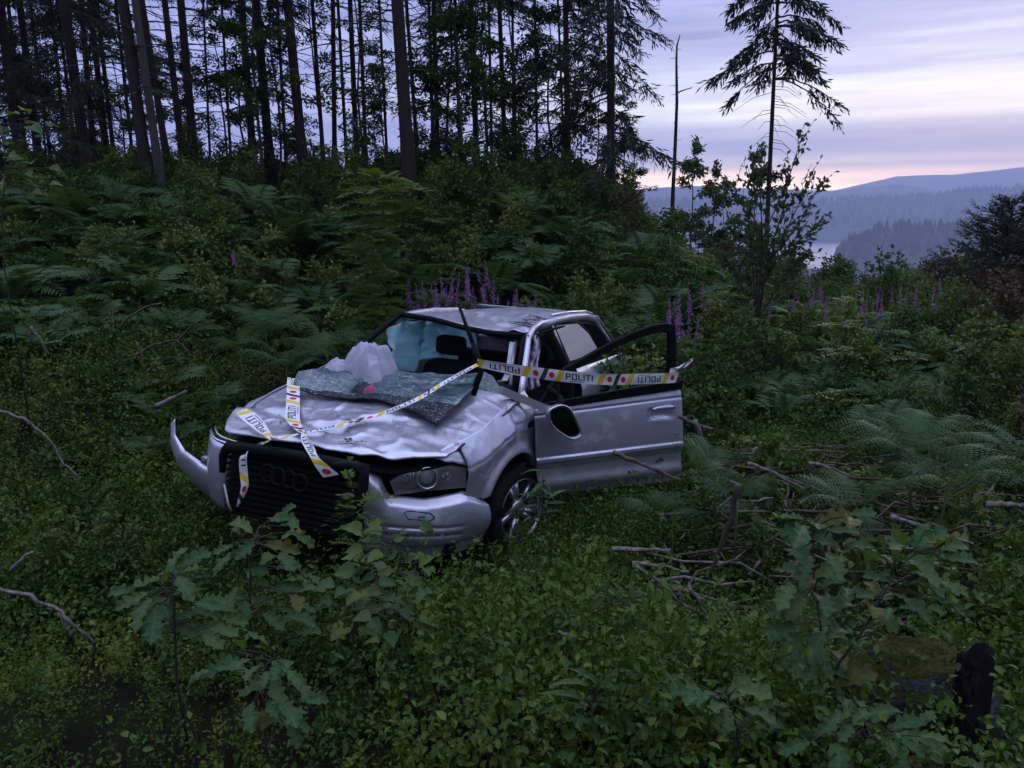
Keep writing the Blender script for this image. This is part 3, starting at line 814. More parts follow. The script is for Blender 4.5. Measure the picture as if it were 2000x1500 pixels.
# --- wheels
def wheel(center, axis, dirt=0):
    ax = np.array(axis, float); ax /= np.linalg.norm(ax)
    c = np.array(center, float)
    b = MB(); b.lathe(c, ax, [(.212, -.10), (.225, -.105), (.29, -.10), (.312, -.075), (.316, -.03), (.316, .03), (.312, .075), (.29, .10), (.245, .108), (.225, .105), (.212, .094)], 48)
    w_ = b.build('wheel', M_rubber, car)
    b = MB(); b.lathe(c, ax, [(.214, .097), (.217, .10), (.208, .098), (.198, .06), (.190, -.08), (.16, -.09)], 48)
    a_ = np.cross(ax, [0.1, 0, 1.0]); a_ /= np.linalg.norm(a_); q_ = np.cross(ax, a_)
    for i in range(5):
        for s in (-1, 1):
            w0 = 2 * PI * i / 5 + s * .10; w1 = 2 * PI * i / 5 + s * .19
            d0 = a_ * math.cos(w0) + q_ * math.sin(w0); d1 = a_ * math.cos(w1) + q_ * math.sin(w1)
            t0 = np.cross(ax, d0) * .017; t1 = np.cross(ax, d1) * .021
            p0 = c + d0 * .05 + ax * .062; p1 = c + d1 * .203 + ax * .082
            V = [p0 - t0, p0 + t0, p1 + t1, p1 - t1]; V2 = [v_ - ax * .035 for v_ in V]
            b.add(V + V2, [(0, 1, 2, 3), (0, 4, 5, 1), (1, 5, 6, 2), (2, 6, 7, 3), (3, 7, 4, 0), (4, 7, 6, 5)])
    b.lathe(c, ax, [(.068, .02), (.066, .066), (.05, .072), (.02, .074), (.001, .074)], 24)
    b.build('rim', M_alloy, w_)
    b = MB(); b.lathe(c, ax, [(.14, -.03), (.14, -.01), (.03, -.01), (.001, -.01)], 24); b.build('brake_disc', M_dark, w_)
    return w_
wc = U(999, 990, [0, 1, 0], .745)
wheel(wc, (.30, .95, .05))
wheel((1.25, -.74, .28), (0, -1, 0)); wheel((-1.33, .74, .26), (0, 1, 0)); wheel((-1.33, -.74, .26), (0, -1, 0))
def arch_liner(cx, sgn):
    b = MB(); b.grid(lambda u, v: np.array([cx - .46 * math.cos(PI * u), sgn * (.80 - .40 * v), .20 + .44 * math.sin(PI * u)]), 16, 3); b.grid(lambda u, v: np.array([cx - .46 + .92 * u, sgn * .40, .2 + .44 * v]), 2, 2)
    b.build('wheel_arch_liner', M_dark, car)
for cx in (WX, -1.33):
    for s in (1, -1): arch_liner(cx, s)

# --- open door: a along the door from its hinge, z up
DH = np.array([.94, .86]); DTH = math.radians(38)
DA = np.array([-math.cos(DTH), math.sin(DTH), 0]); DNv = np.array([math.sin(DTH), math.cos(DTH), 0])
def DP(a, z, off=0.0): return np.array([DH[0], DH[1], 0]) + DA * a + np.array([0, 0, z]) + DNv * off
def door_pt(u, v):
    zt = .838 + (.925 - .838) * u ** .9 + .0; zb = .225 - .03 * u
    z = zt + (zb - zt) * v
    a0 = np.interp(z, [.225, .49, .838], [.08, .015, -.012]); a1 = np.interp(z, [.19, .5, .92], [1.315, 1.275, 1.235])
    a = a0 + (a1 - a0) * u
    o = .035 * math.sin(PI * min(1, max(0, (z - .2) / .72))) + .0
    zl = .797 + (.861 - .797) * u
    o -= .008 * math.exp(-((z - zl) / .007) ** 2) + .012 * float(ss(0, .08, z - zl))
    zm = .49 + .02 * u
    o += .014 * float(ss(-.024, -.014, z - zm)) * float(ss(.022, .014, z - zm))
    o -= .012 * float(ss(0, -.04, z - zm + .03))
    zs = .315
    o += .022 * math.exp(-((z - zs) / .05) ** 2)
    o -= .022 * math.exp(-((a - 1.055) / .10) ** 4 - ((z - .755) / .042) ** 4)
    if v > .985: o -= .03
    o += .0015 * float(fbm(a * 3, z * 3, 0, 14, 2))
    return DP(a, z, o)
vs = list(np.linspace(0, 1, 110)); us = list(np.linspace(0, 1, 48))
b = MB(); nu = len(us)
b.add([door_pt(u, v) for v in vs for u in us], [(j * nu + i, j * nu + i + 1, (j + 1) * nu + i + 1, (j + 1) * nu + i) for j in range(len(vs) - 1) for i in range(nu - 1)])
door = solid(b.build('front_door', M_paint, car), .004, 1)
door['label'] = 'open silver driver door with an empty window frame'
b = MB().grid(lambda u, v: DP(.06 + 1.20 * u, .85 + .05 * u - .62 * v, -.075 - .02 * math.sin(PI * v)), 10, 10); b.build('door_lining', M_black, door)
b = MB(); b.add([DP(1.235, .92, -.004), DP(1.30, .2, -.004), DP(1.27, .2, -.09), DP(1.20, .90, -.09)], [(0, 1, 2, 3)]); b.build('door_edge', M_trim, door, False); b = MB(); b.add([DP(.0, .83, -.004), DP(.08, .23, -.004), DP(.10, .23, -.09), DP(.03, .83, -.09)], [(0, 3, 2, 1)]); b.build('door_edge', M_trim, door, False)
# waist strip
def bar(pts, w, t, name, mat, parent):
    """flat section bar in the door's plane: w half-height along the plane normal to its run, t half-thickness"""
    b = MB(); n = len(pts); V = []
    for i, (a, z, ww) in enumerate(pts):
        j0, j1 = max(0, i - 1), min(n - 1, i + 1)
        ta, tz = pts[j1][0] - pts[j0][0], pts[j1][1] - pts[j0][1]; l_ = math.hypot(ta, tz) or 1
        na, nz_ = -tz / l_ * ww, ta / l_ * ww
        V += [DP(a - na, z - nz_, t), DP(a + na, z + nz_, t), DP(a + na, z + nz_, -t), DP(a - na, z - nz_, -t)]
    Fc = []
    for i in range(n - 1):
        for k in range(4): Fc.append((4 * i + k, 4 * i + (k + 1) % 4, 4 * i + 4 + (k + 1) % 4, 4 * i + 4 + k))
    Fc += [(0, 3, 2, 1), tuple(4 * (n - 1) + k for k in range(4))]
    b.add(V, Fc); return b.build(name, mat, parent, False)
bar([(.03, .852, .018), (.3, .874, .024), (.7, .912, .030), (1.232, .955, .034)], 0, .016, 'waist_seal', M_black, door)
wf = [(.12, .93, .012), (.20, 1.085, .018), (.32, 1.135, .020), (.46, 1.20, .022), (.62, 1.268, .024), (.78, 1.325, .026), (.93, 1.362, .028), (1.04, 1.372, .030), (1.085, 1.365, .026), (1.105, 1.25, .030), (1.12, 1.10, .032), (1.145, .96, .034)]
bar(wf[1:], 0, .018, 'window_frame', M_black, door)
bar([(.03, .86, .010), (.12, .985, .014), (.20, 1.085, .018)], 0, .016, 'window_frame', M_black, door)
# handle
hp = [(.955, .792), (1.00, .797), (1.06, .800), (1.12, .800), (1.155, .797)]
b = MB(); V = []
for i, (a, z) in enumerate(hp):
    hh = .017 if 0 < i < 4 else .012
    for da in range(8):
        w_ = 2 * PI * da / 8; V.append(DP(a, z + hh * math.sin(w_), .040 + .014 * math.cos(w_)))
Fc = [(8 * i + k, 8 * i + (k + 1) % 8, 8 * i + 8 + (k + 1) % 8, 8 * i + 8 + k) for i in range(len(hp) - 1) for k in range(8)] + [tuple(range(7, -1, -1)), tuple(8 * (len(hp) - 1) + k for k in range(8))]
b.add(V, Fc); hnd = b.build('door_handle', M_paint, door)
b = MB(); b.lathe(DP(1.140, .797, .052), DNv, [(.008, .0), (.008, .004), (.001, .004)], 14); b.build('door_lock', M_black, door)
b = MB(); cu = [DP(1.055 + .112 * math.cos(t), .770 + .058 * math.sin(t) if math.sin(t) < 0 else .770 + .045 * math.sin(t), .034 + .004) for t in np.linspace(PI * .95, PI * 2.05, 20)]; b.tube(cu, .0028, 5); b.build('handle_recess_edge', M_trim, door)

# --- mirror torn from its mount
MO = .14
def MP(px, py, off=MO): return U(px, py, DNv, float(DNv @ np.array([DH[0], DH[1], 0])) + off)
a0, a1 = MP(978, 762, .0), MP(1086, 806, MO)
dr = (a1 - a0); dr /= np.linalg.norm(dr); up_ = np.cross(dr, DNv); up_ /= np.linalg.norm(up_)
b = MB(); V = []
for t, hw in ((0, .026), (.12, .026), (.85, .024), (1.0, .036)):
    p_ = a0 + (a1 - a0) * t
    for (s1, s2) in ((-1, -1), (1, -1), (1, 1), (-1, 1)): V.append(p_ + up_ * hw * s1 + DNv * .02 * s2)
b.add(V, [(4 * i + k, 4 * i + (k + 1) % 4, 4 * i + 4 + (k + 1) % 4, 4 * i + 4 + k) for i in range(3) for k in range(4)] + [(0, 3, 2, 1), (12, 13, 14, 15)])
arm = b.build('pillar_trim', M_trim, car, False)
arm['label'] = 'loose grey trim bar hanging from the windscreen pillar'
mo_ = [MP(*p, .19) for p in [(1072, 806), (1082, 796), (1100, 792), (1116, 802), (1131, 832), (1136, 846), (1130, 854), (1116, 857), (1096, 846), (1078, 830)]]
def closed(P_, n):
    P_ = np.array(P_); k = len(P_); out = []
    for t in np.linspace(0, k, n, endpoint=False):
        i = int(t); f = t - i; p0, p1, p2, p3 = P_[(i - 1) % k], P_[i % k], P_[(i + 1) % k], P_[(i + 2) % k]
        out.append(.5 * ((2 * p1) + (-p0 + p2) * f + (2 * p0 - 5 * p1 + 4 * p2 - p3) * f * f + (-p0 + 3 * p1 - 3 * p2 + p3) * f ** 3))
    return out
mo_ = closed(mo_, 40)
mc = np.mean(mo_, 0); nm = len(mo_)
b = MB(); V = list(mo_) + [mc + (q - mc) * 1.03 - DNv * .03 for q in mo_] + [mc + (q - mc) * .75 - DNv * .10 for q in mo_] + [mc - DNv * .12]
b.add(V, [(i, (i + 1) % nm, nm + (i + 1) % nm, nm + i) for i in range(nm)] + [(nm + i, nm + (i + 1) % nm, 2 * nm + (i + 1) % nm, 2 * nm + i) for i in range(nm)] + [(2 * nm + i, 2 * nm + (i + 1) % nm, 3 * nm) for i in range(nm)])
V = list(mo_) + [mc + (q - mc) * .90 - DNv * .006 for q in mo_]
b.add(V, [(i, (i + 1) % nm, nm + (i + 1) % nm, nm + i) for i in range(nm)])
mir = b.build('door_mirror', M_paint, car); mir['label'] = 'door mirror hanging loose in front of the open door'
b = MB(); b.add([mc + (q - mc) * .90 - DNv * .008 for q in mo_], [tuple(range(nm))]); b.build('mirror_glass', material('mirror_glass', (.07, .075, .095), .06, 1.0), mir, False)
b = MB(); b.tube([mo_[i % nm] for i in range(nm + 1)], .0055, 6, cap=False); b.build('mirror_rim', M_bright, mir)
b = MB(); b.tube([MP(1086, 800, .12), MP(1096, 785, .1), MP(1092, 772, .06)], [.02, .03, .012], 6); b.tube([MP(1068, 757, .0), MP(1085, 770, .05), MP(1092, 778, .06)], [.022, .02, .008], 6); b.tube([MP(1091, 752, .03), MP(1091, 782, .06)], .003, 4)
b.build('mirror_bracket', M_black, mir)

# --- broken windscreen lying over the scuttle and the bonnet
lo = [np.array(p) for p in [(1.56, -.60, .885), (1.60, -.44, .885), (1.60, -.305, .885), (1.575, -.17, .89), (1.54, .03, .90), (1.58, .20, .888), (1.64, .39, .876), (1.725, .555, .862)]]
hi = [np.array(p) for p in [(1.50, -.60, .985), (1.30, -.52, .99), (1.20, -.42, 1.0), (1.12, -.25, 1.0), (1.06, -.06, 1.0), (1.06, .06, 1.0), (1.02, .21, 1.0), (.82, .42, 1.01)]]
def ws_pt(u, v):
    k = u * 7
    a_ = np.array([np.interp(k, range(8), [q[i] for q in lo]) for i in range(3)]); c_ = np.array([np.interp(k, range(8), [q[i] for q in hi]) for i in range(3)])
    p_ = a_ * (1 - v) + c_ * v
    p_[2] += .03 * math.sin(PI * v) * (.4 + u) - .02 * math.sin(PI * v) * math.exp(-((u - .45) / .12) ** 2) * 2
    p_[1] += .07 * math.sin(PI * v) * float(ss(.75, 1, u)) 
    p_[2] += .010 * float(vnoise(p_[0] * 7, p_[1] * 7, 0, 71)) + .012 * (1 - abs(float(vnoise(p_[0] * 3.2, p_[1] * 3.2, 0, 72)))) ** 4
    return p_
b = MB()
nu_, nv_ = 60, 30
b.grid(ws_pt, nu_, nv_)
b.M = [1 if (f // nu_) < 2 + 4.5 * (f % nu_) / nu_ else 0 for f in range(nu_ * nv_)]
ws = solid(b.build('windscreen', [M_crack, M_frit], car), .006); ws['label'] = 'shattered windscreen lying on the bonnet'
# the strip of it still hanging at the pillar
f0 = [U(937, 722, [1, 0, 0], .95), U(962, 735, [1, 0, 0], .92), U(980, 764, [1, 0, 0], .95), U(973, 776, [1, 0, 0], 1.02), U(945, 765, [1, 0, 0], 1.0), U(934, 770, [1, 0, 0], 1.05)]
b = MB(); b.add(f0, [(0, 1, 4), (1, 2, 3), (1, 3, 4), (0, 4, 5)]); solid(b.build('windscreen_fragment', M_crack, car, False), .006)
b = MB(); b.tube([U(934, 705, [1, 0, 0], 1.15), U(940, 725, [1, 0, 0], 1.16), U(932, 745, [1, 0, 0], 1.18), U(925, 772, [1, 0, 0], 1.2)], [.014, .02, .022, .018], 6); b.build('windscreen_seal', M_black, car)
# wiper sticking up
b = MB(); b.tube([U(897, 598, [1, 0, 0], 1.06), U(912, 640, [1, 0, 0], 1.09), U(924, 672, [1, 0, 0], 1.12)], [.010, .013, .014], 6); b.tube([U(924, 670, [1, 0, 0], 1.12), U(930, 690, [1, 0, 0], 1.14), U(937, 712, [1, 0, 0], 1.16)], [.018, .024, .02], 6)
b.build('wiper_arm', M_black, car)
# dashboard
b = MB().grid(lambda u, v: np.array([.98 - .42 * v, -.68 + 1.36 * u, .90 + .045 * math.sin(PI * min(1, v * 1.2)) + .02 * math.exp(-((u - .74) / .12) ** 2) - .25 * max(0, v - .8)]), 20, 10); solid(b.build('dashboard', M_black, car), .02)
b = MB(); b.ring((.50, .36, .86), (-.9, 0, .35), .185, .016, 32, 8); b.build('steering_wheel', M_black, car)

# --- seats
def seat(y0):
    x0 = -.18
    def rb(fn, nu, nv, name, parent, mat=M_seat):
        b = MB(); b.grid(fn, nu, nv); return b.build(name, mat, parent)
    def lump(c, r, e=.35):
        def f(u, v):
            th = 2 * PI * u; ph = PI * (v - .5)
            sp_ = lambda t, e_: math.copysign(abs(t) ** e_, t)
            return np.array([c[0] + r[0] * sp_(math.cos(ph), e) * sp_(math.cos(th), e), c[1] + r[1] * sp_(math.cos(ph), e) * sp_(math.sin(th), e), c[2] + r[2] * sp_(math.sin(ph), e)])
        return f
    s_ = rb(lump((x0 - .02, y0, .62), (.075, .25, .27), .5), 32, 16, 'seat', car)
    rb(lump((x0 + .27, y0, .40), (.27, .25, .09), .4), 28, 14, 'seat_cushion', s_)
    rb(lump((x0 - .03, y0, 1.008), (.05, .135, .083), .45), 32, 16, 'headrest', s_)
    for s in (-.07, .07): MB().tube([(x0 - .03, y0 + s, .85), (x0 - .03, y0 + s, .95)], .007, 6).build('headrest_post', M_bright, s_)
seat(-.365); seat(.38)
b = MB(); b.box((-1.0, -.66, .3), (-.86, .66, .88)); b.build('rear_bench', M_seat, car, False)
# --- airbags
def curtain_r(u, v):
    x = .42 - 1.55 * u; zt = 1.235 - .02 * u - .05 * max(0, .15 - u) * 4; q_ = abs(math.sin(u * 21)) ** .5 * abs(math.sin(v * 7.5 + .3)) ** .5; z = zt - (.44 + .06 * math.sin(u * 9)) * v
    y = -.60 - .09 * v + .05 * math.sin(u * 26 + 1.8 * math.sin(v * 3.3)) * (.35 + .65 * v) + .02 * (1 - abs(float(vnoise(u * 8, v * 9, 0, 85)))) ** 3 + .03 * float(fbm(u * 7, v * 5, 0, 81, 3)) + .03 * math.sin(PI * v) + .030 * q_ - .05 * math.exp(-((u - .42) / .025) ** 2) - .04 * math.exp(-((u - .62) / .03) ** 2)
    z += .025 * float(vnoise(u * 9, v * 3, 0, 82))
    return np.array([x, y, z])
cb = solid(MB().grid(curtain_r, 70, 26).build('curtain_airbag', M_curtain, car), .004); cb['label'] = 'curtain airbag hanging along the far windows, teal light painted into its cloth'
def curtain_l(u, v):
    px = 1029 + 23 * u + 3 * math.sin(v * 7); py = 652 + 4 * u + (112 - 14 * u) * v
    p_ = U(px, py, [0, 1, 0], .60 + .07 * (1 - v) * 0 + .02 * math.sin(u * 12 + v * 4) + .02 * float(fbm(u * 3, v * 6, 0, 83, 3)))
    return p_
solid(MB().grid(curtain_l, 16, 30).build('curtain_airbag', M_airbag, car), .004)['label'] = 'white side airbag hanging in the open doorway'
b = MB(); 
bl = [U(1001, 668, [1, 0, 0], .45), U(996, 705, [1, 0, 0], .5), U(992, 730, [1, 0, 0], .55), U(985, 743, [1, 0, 0], .6), U(972, 749, [1, 0, 0], .62)]
strip('belt_strap', bl, [(0, .022, 0)] * 4 + [(0, .0, .022)], M_airbag, car, .003)
strip('pillar_lining', [U(1008, 660, [1, 0, 0], .42), U(1000, 715, [1, 0, 0], .55), U(996, 770, [1, 0, 0], .72)], [(0, .012, 0)] * 3, M_trim, car, .01)
# front airbag, burst out through the windscreen opening and lying slack
def blob(c, r, seed, amp, e=.8, sq=1.0):
    def f(u, v):
        th = 2 * PI * u; ph = PI * (v - .5); sp_ = lambda t, e_: math.copysign(abs(t) ** e_, t)
        d = np.array([math.cos(ph) * math.cos(th), math.cos(ph) * math.sin(th), math.sin(ph)])
        w_ = 1 + amp * (float(fbm(d[0] * 1.6, d[1] * 1.6, d[2] * 1.6, seed, 3)) + .9 * ((1 - abs(float(vnoise(d[0] * 2.6, d[1] * 2.6, d[2] * 2.6, seed + 3)))) ** 4 - .3) + .5 * ((1 - abs(float(vnoise(d[0] * 5, d[1] * 5, d[2] * 5, seed + 4)))) ** 4 - .3))
        return np.array(c) + np.array(r) * np.array([sp_(d[0], e), sp_(d[1], e), sp_(d[2], e) * sq]) * w_
    return f
ac = U(714, 722, [1, 0, 0], 1.15)
def drape(c, R_, hgt, seed, pleat=.10, flat=0.0):
    """a collapsed cloth bag: pleats run out from the crown and the hem falls in folds"""
    r = np.random.default_rng(seed); fr = [(k, r.uniform(0, 6.28), r.uniform(.5, 1)) for k in (3, 4, 5, 7, 9, 12, 15)]
    def f(u, v):
        th = 2 * PI * u
        w_ = sum(a_ * math.sin(k * th + p_ + 1.6 * v * math.sin(k + p_)) / k ** .55 for k, p_, a_ in fr)
        w_ = math.copysign(abs(w_) ** .8, w_)
        rr = v ** .85 * (1 + pleat * 1.3 * w_ * v)
        x_ = rr * math.cos(th); y_ = rr * math.sin(th)
        z_ = hgt * (1 - v ** 2.2) + hgt * .22 * pleat * 6 * w_ * (v * (1.15 - v)) 
        z_ += hgt * (.15 * float(facet(np.float64(x_ * 2.6 + seed), np.float64(y_ * 2.6), seed)) + .07 * float(facet(np.float64(x_ * 6 + seed), np.float64(y_ * 6), seed + 1))) * (1 - .4 * v)
        return np.array([c[0] + R_[0] * x_, c[1] + R_[1] * y_, max(c[2] + z_, c[2] - .06)])
    return f
b = MB().grid(drape(ac + np.array([0, .03, -.10]), (.19, .22), .29, 91), 110, 40); b.grid(drape(ac + np.array([.05, -.15, -.09]), (.17, .16), .15, 92), 90, 32); b.grid(drape(ac + np.array([-.05, .15, -.10]), (.15, .13), .12, 93), 80, 28)
ab = b.build('front_airbag', M_slack, car); ab['label'] = 'slack white airbag bulging out over the dashboard'
# ------------------------------------------------------------------ bundle of cloth on the glass
bc = U(711, 768, [1, 0, 0], 1.42)
bd = empty('cloth_bundle', w2(bc)); tag(bd, 'small pink and dark grey bundle lying on the broken windscreen', 'cloth')
MB().grid(drape((0, 0, -.05), (.10, .10), .11, 95), 60, 22).build('dark_cloth', M_char, bd)
b = MB().grid(drape((.045, -.035, -.045), (.075, .055), .10, 97), 50, 18); b.build('pink_cloth', M_pink, bd)

# needles, bits of leaf and bark fallen on the bonnet, the roof and the glass
lf = []
b = MB(); r_ = np.random.default_rng(12)
for i in range(260):
    if i < 110: f_, u_, v_ = bonnet_pt, r_.uniform(.06, .96), r_.uniform(.06, .62)
    elif i < 200: f_, u_, v_ = roof_pt, r_.uniform(.1, .97), r_.uniform(.05, .8)
    else: f_, u_, v_ = ws_pt, r_.uniform(.05, .97), r_.uniform(.1, .9)
    q = f_(u_, v_) + np.array([0, 0, .010]); a_ = r_.uniform(0, 6.28); L_ = r_.uniform(.004, .02); w_ = r_.uniform(.0012, .005)
    d = np.array([math.cos(a_), math.sin(a_), r_.uniform(-.1, .2)]) * L_; s_ = np.array([-math.sin(a_), math.cos(a_), 0]) * w_
    b.add([q - d, q + s_, q + d, q - s_ + np.array([0, 0, .002])], [(0, 1, 2), (0, 2, 3)])
nd_o = b.build('fallen_needles', material('litter', (.035, .024, .014), .9, 0, .1), None, False); nd_o.location = CAR_T; nd_o.rotation_euler = CAR_R.to_euler()
tag(nd_o, 'needles and bits of bark littering the bonnet and roof', kind='stuff')
# ------------------------------------------------------------------ trees
def bark_build(c0, c1):
    def f(m, nt, p):
        n = nz(nt, 5, 6, .65, 'Object', (3, 3, .6)); v = nz(nt, 24, 4, .6, 'Object', (1, 1, .35))
        c = mixn(nt, rampn(nt, n, [(.3, c0), (.7, c1)]), rampn(nt, v, [(.35, (.45, .45, .45)), (.65, (1.25, 1.2, 1.2))]), .8, 'MULTIPLY')
        nt.links.new(c, p.inputs['Base Color']); bump(nt, p, v, .8, .03)
    return f
M_bark = material('spruce_bark', (.06, .05, .045), .9, 0, .15, bark_build((.020, .016, .014), (.060, .045, .038)))
M_barkg = material('grey_bark', (.10, .09, .09), .9, 0, .15, bark_build((.055, .050, .050), (.13, .118, .115)))
M_needle = leaf_mat('needles', [(.010, .018, .010), (.018, .030, .016), (.030, .042, .018)], .6, .15, .2)
M_broad = leaf_mat('broad_leaves', [(.014, .040, .010), (.030, .066, .014), (.058, .095, .018)], .5, .3, .2)
M_twig = material('twig', (.05, .04, .035), .9, 0, .1)
M_dead = material('dead_wood', (.22, .19, .17), .9, 0, .15, bark_build((.07, .056, .048), (.24, .21, .195)))

class LF:
    """fast collector for loose triangles and quads (numpy)"""
    def __init__(s): s.V = []; s.T = []; s.n = 0
    def leaf(s, p, d, nrm, L_, W_, fold=.25):
        d = d / (np.linalg.norm(d) + 1e-9); sd_ = np.cross(d, nrm); sd_ /= (np.linalg.norm(sd_) + 1e-9); up = np.cross(sd_, d)
        q = p + d * L_ * .45
        s.V += [p, q + sd_ * W_ * .5 + up * W_ * fold, p + d * L_, q - sd_ * W_ * .5 + up * W_ * fold]
        n = s.n; s.T += [(n, n + 1, n + 2), (n, n + 2, n + 3)]; s.n += 4
    def rleaf(s, p, d, nrm, L_, W_, fold=.25):
        d = d / (np.linalg.norm(d) + 1e-9); sd_ = np.cross(d, nrm); sd_ /= (np.linalg.norm(sd_) + 1e-9); up = np.cross(sd_, d); w = W_ * .5
        a = p + d * L_ * .28; b = p + d * L_ * .68 - up * L_ * .05; c = p + d * L_ - up * L_ * .14
        s.V += [p, a + sd_ * w * .92 + up * w * fold, b + sd_ * w * .82 + up * w * fold, c, b - sd_ * w * .82 + up * w * fold, a - sd_ * w * .92 + up * w * fold, b]
        n = s.n; s.T += [(n, n + 1, n + 6), (n + 1, n + 2, n + 6), (n + 2, n + 3, n + 6), (n + 3, n + 4, n + 6), (n + 4, n + 5, n + 6), (n + 5, n, n + 6)]; s.n += 7
    def tri(s, a, b, c):
        s.V += [a, b, c]; n = s.n; s.T.append((n, n + 1, n + 2)); s.n += 3
    def me(s, name, mat):
        me = bpy.data.meshes.new(name); V = np.array(s.V, np.float32); T = np.array(s.T, np.int32)
        me.vertices.add(len(V)); me.vertices.foreach_set('co', V.ravel())
        me.loops.add(len(T) * 3); me.loops.foreach_set('vertex_index', T.ravel())
        me.polygons.add(len(T)); me.polygons.foreach_set('loop_start', np.arange(0, len(T) * 3, 3, dtype=np.int32)); me.polygons.foreach_set('loop_total', np.full(len(T), 3, np.int32))
        me.update(calc_edges=True); me.materials.append(mat); return me
def rv(r, a=1.0): return r.uniform(-a, a, 3)

def crown_conifer(name, h0, h1, nb, length, droop, dens, seed, dead=.3, hang=.28, side_bias=None):
    """boughs with hanging sprays, each spray a few needle tufts; the lower boughs bare"""
    r = np.random.default_rng(seed); lf = LF(); tw = MB()
    for i in range(nb):
        t = i / nb; z = h0 + (h1 - h0) * t + r.uniform(-.1, .1); az = r.uniform(0, 2 * PI)
        if side_bias is not None and r.random() < .6: az = side_bias + r.uniform(-1, 1)
        Lb = length(t) * r.uniform(.6, 1.15)
        d = np.array([math.cos(az), math.sin(az), 0]); pts = []
        k = 7; cur = r.uniform(-.12, .12)
        for j in range(k + 1):
            s_ = j / k
            dz = droop * (-.9 * s_ ** 1.5 + .45 * max(0, s_ - .6) ** 1.3) * Lb + .10 * Lb * s_
            pts.append(np.array([0, 0, z]) + d * Lb * s_ + np.array([-d[1], d[0], 0]) * cur * Lb * s_ ** 2 + np.array([0, 0, dz]) + rv(r, .02) * (j > 0))
        isdead = t < dead and r.random() < .85
        tw.tube(pts, [.018 * (1 - .8 * j / k) * (.5 + Lb * .3) for j in range(k + 1)], 4, cap=False)
        if isdead:
            for _ in range(3):
                j = r.integers(2, k); q = pts[j]; e = q + d * r.uniform(.1, .3) + rv(r, .18) + np.array([0, 0, -.08]); tw.tube([q, (q + e) / 2 + rv(r, .02), e], [.006, .005, .003], 3, cap=False)
            continue
        ns = int(dens * 1.6 * Lb)
        for _ in range(ns):
            s_ = r.uniform(.12, 1) ** .8; f = s_ * k; j = min(int(f), k - 1); q = pts[j] * (1 - (f - j)) + pts[j + 1] * (f - j)
            sgn = 1 if r.random() < .5 else -1
            o = np.array([-d[1], d[0], 0]) * sgn
            hl = hang * (1.1 - .5 * s_) * r.uniform(.6, 1.4)
            dd = o * r.uniform(.1, .9) + d * r.uniform(.2, .9) + np.array([0, 0, -r.uniform(.2, 1.1) * (droop * 1.4 + .2)])
            dd /= np.linalg.norm(dd)
            for m_ in range(3):
                a = q + dd * hl * (m_ / 3) + rv(r, .015)
                e = dd + rv(r, .55); e /= np.linalg.norm(e)
                lf.leaf(a, e, rv(r) + [0, 0, .2], hl * r.uniform(.38, .65), hl * r.uniform(.055, .11), .1)
    return tw.me(name + '_boughs', M_twig), lf.me(name, M_needle)

def crown_broad(name, h, spread, nl, leaf, seed, mat, zlo=.25, stemr=.03, multi=1, aspect=.6, upright=.5):
    r = np.random.default_rng(seed); lf = LF(); tw = MB(); tips = []
    for s_ in range(multi):
        a0 = r.uniform(0, 6.28); lean = r.uniform(.02, .25) if multi > 1 else r.uniform(0, .08)
        hh = h * r.uniform(.75, 1.0) if multi > 1 else h
        pts = [np.array([math.cos(a0) * lean * hh * t ** 1.3, math.sin(a0) * lean * hh * t ** 1.3, hh * t]) + rv(r, .02 * h) * (t > 0) for t in np.linspace(0, 1, 7)]
        tw.tube(pts, [stemr * (1 - .85 * t) for t in np.linspace(0, 1, 7)], 5, cap=False)
        nb = int(9 * h ** .5) + 4
        for _ in range(nb):
            t = r.uniform(zlo, .97); f = t * 6; j = min(int(f), 5); q = pts[j] * (1 - (f - j)) + pts[j + 1] * (f - j)
            az = r.uniform(0, 6.28); Lb = spread * (1.15 - t * .75) * r.uniform(.5, 1.1)
            d = np.array([math.cos(az), math.sin(az), upright * r.uniform(.3, 1.4)]); d /= np.linalg.norm(d)
            bp_ = [q + d * Lb * x + np.array([0, 0, -.15 * Lb * x * x]) + rv(r, .03 * Lb) * (x > 0) for x in (0, .35, .7, 1)]
            tw.tube(bp_, [stemr * .35, stemr * .25, stemr * .16, stemr * .08], 3, cap=False); tips.append(bp_)
        tips.append(pts[4:] + [pts[-1] + np.array([0, 0, .05 * h])])
    for _ in range(nl):
        bp_ = tips[r.integers(len(tips))]; f = r.uniform(.25, 1) * (len(bp_) - 1); j = min(int(f), len(bp_) - 2); q = bp_[j] * (1 - (f - j)) + bp_[j + 1] * (f - j)
        q = q + rv(r, .09 * spread + .01)
        d = (bp_[-1] - bp_[0]); d = d / (np.linalg.norm(d) + 1e-9) * .5 + rv(r, .8); L_ = leaf * r.uniform(.6, 1.25)
        lf.rleaf(q, d, rv(r, .6) + [0, 0, 1], L_, L_ * aspect, .5)
    return tw.me(name + '_stem', M_twig), lf.me(name, mat)

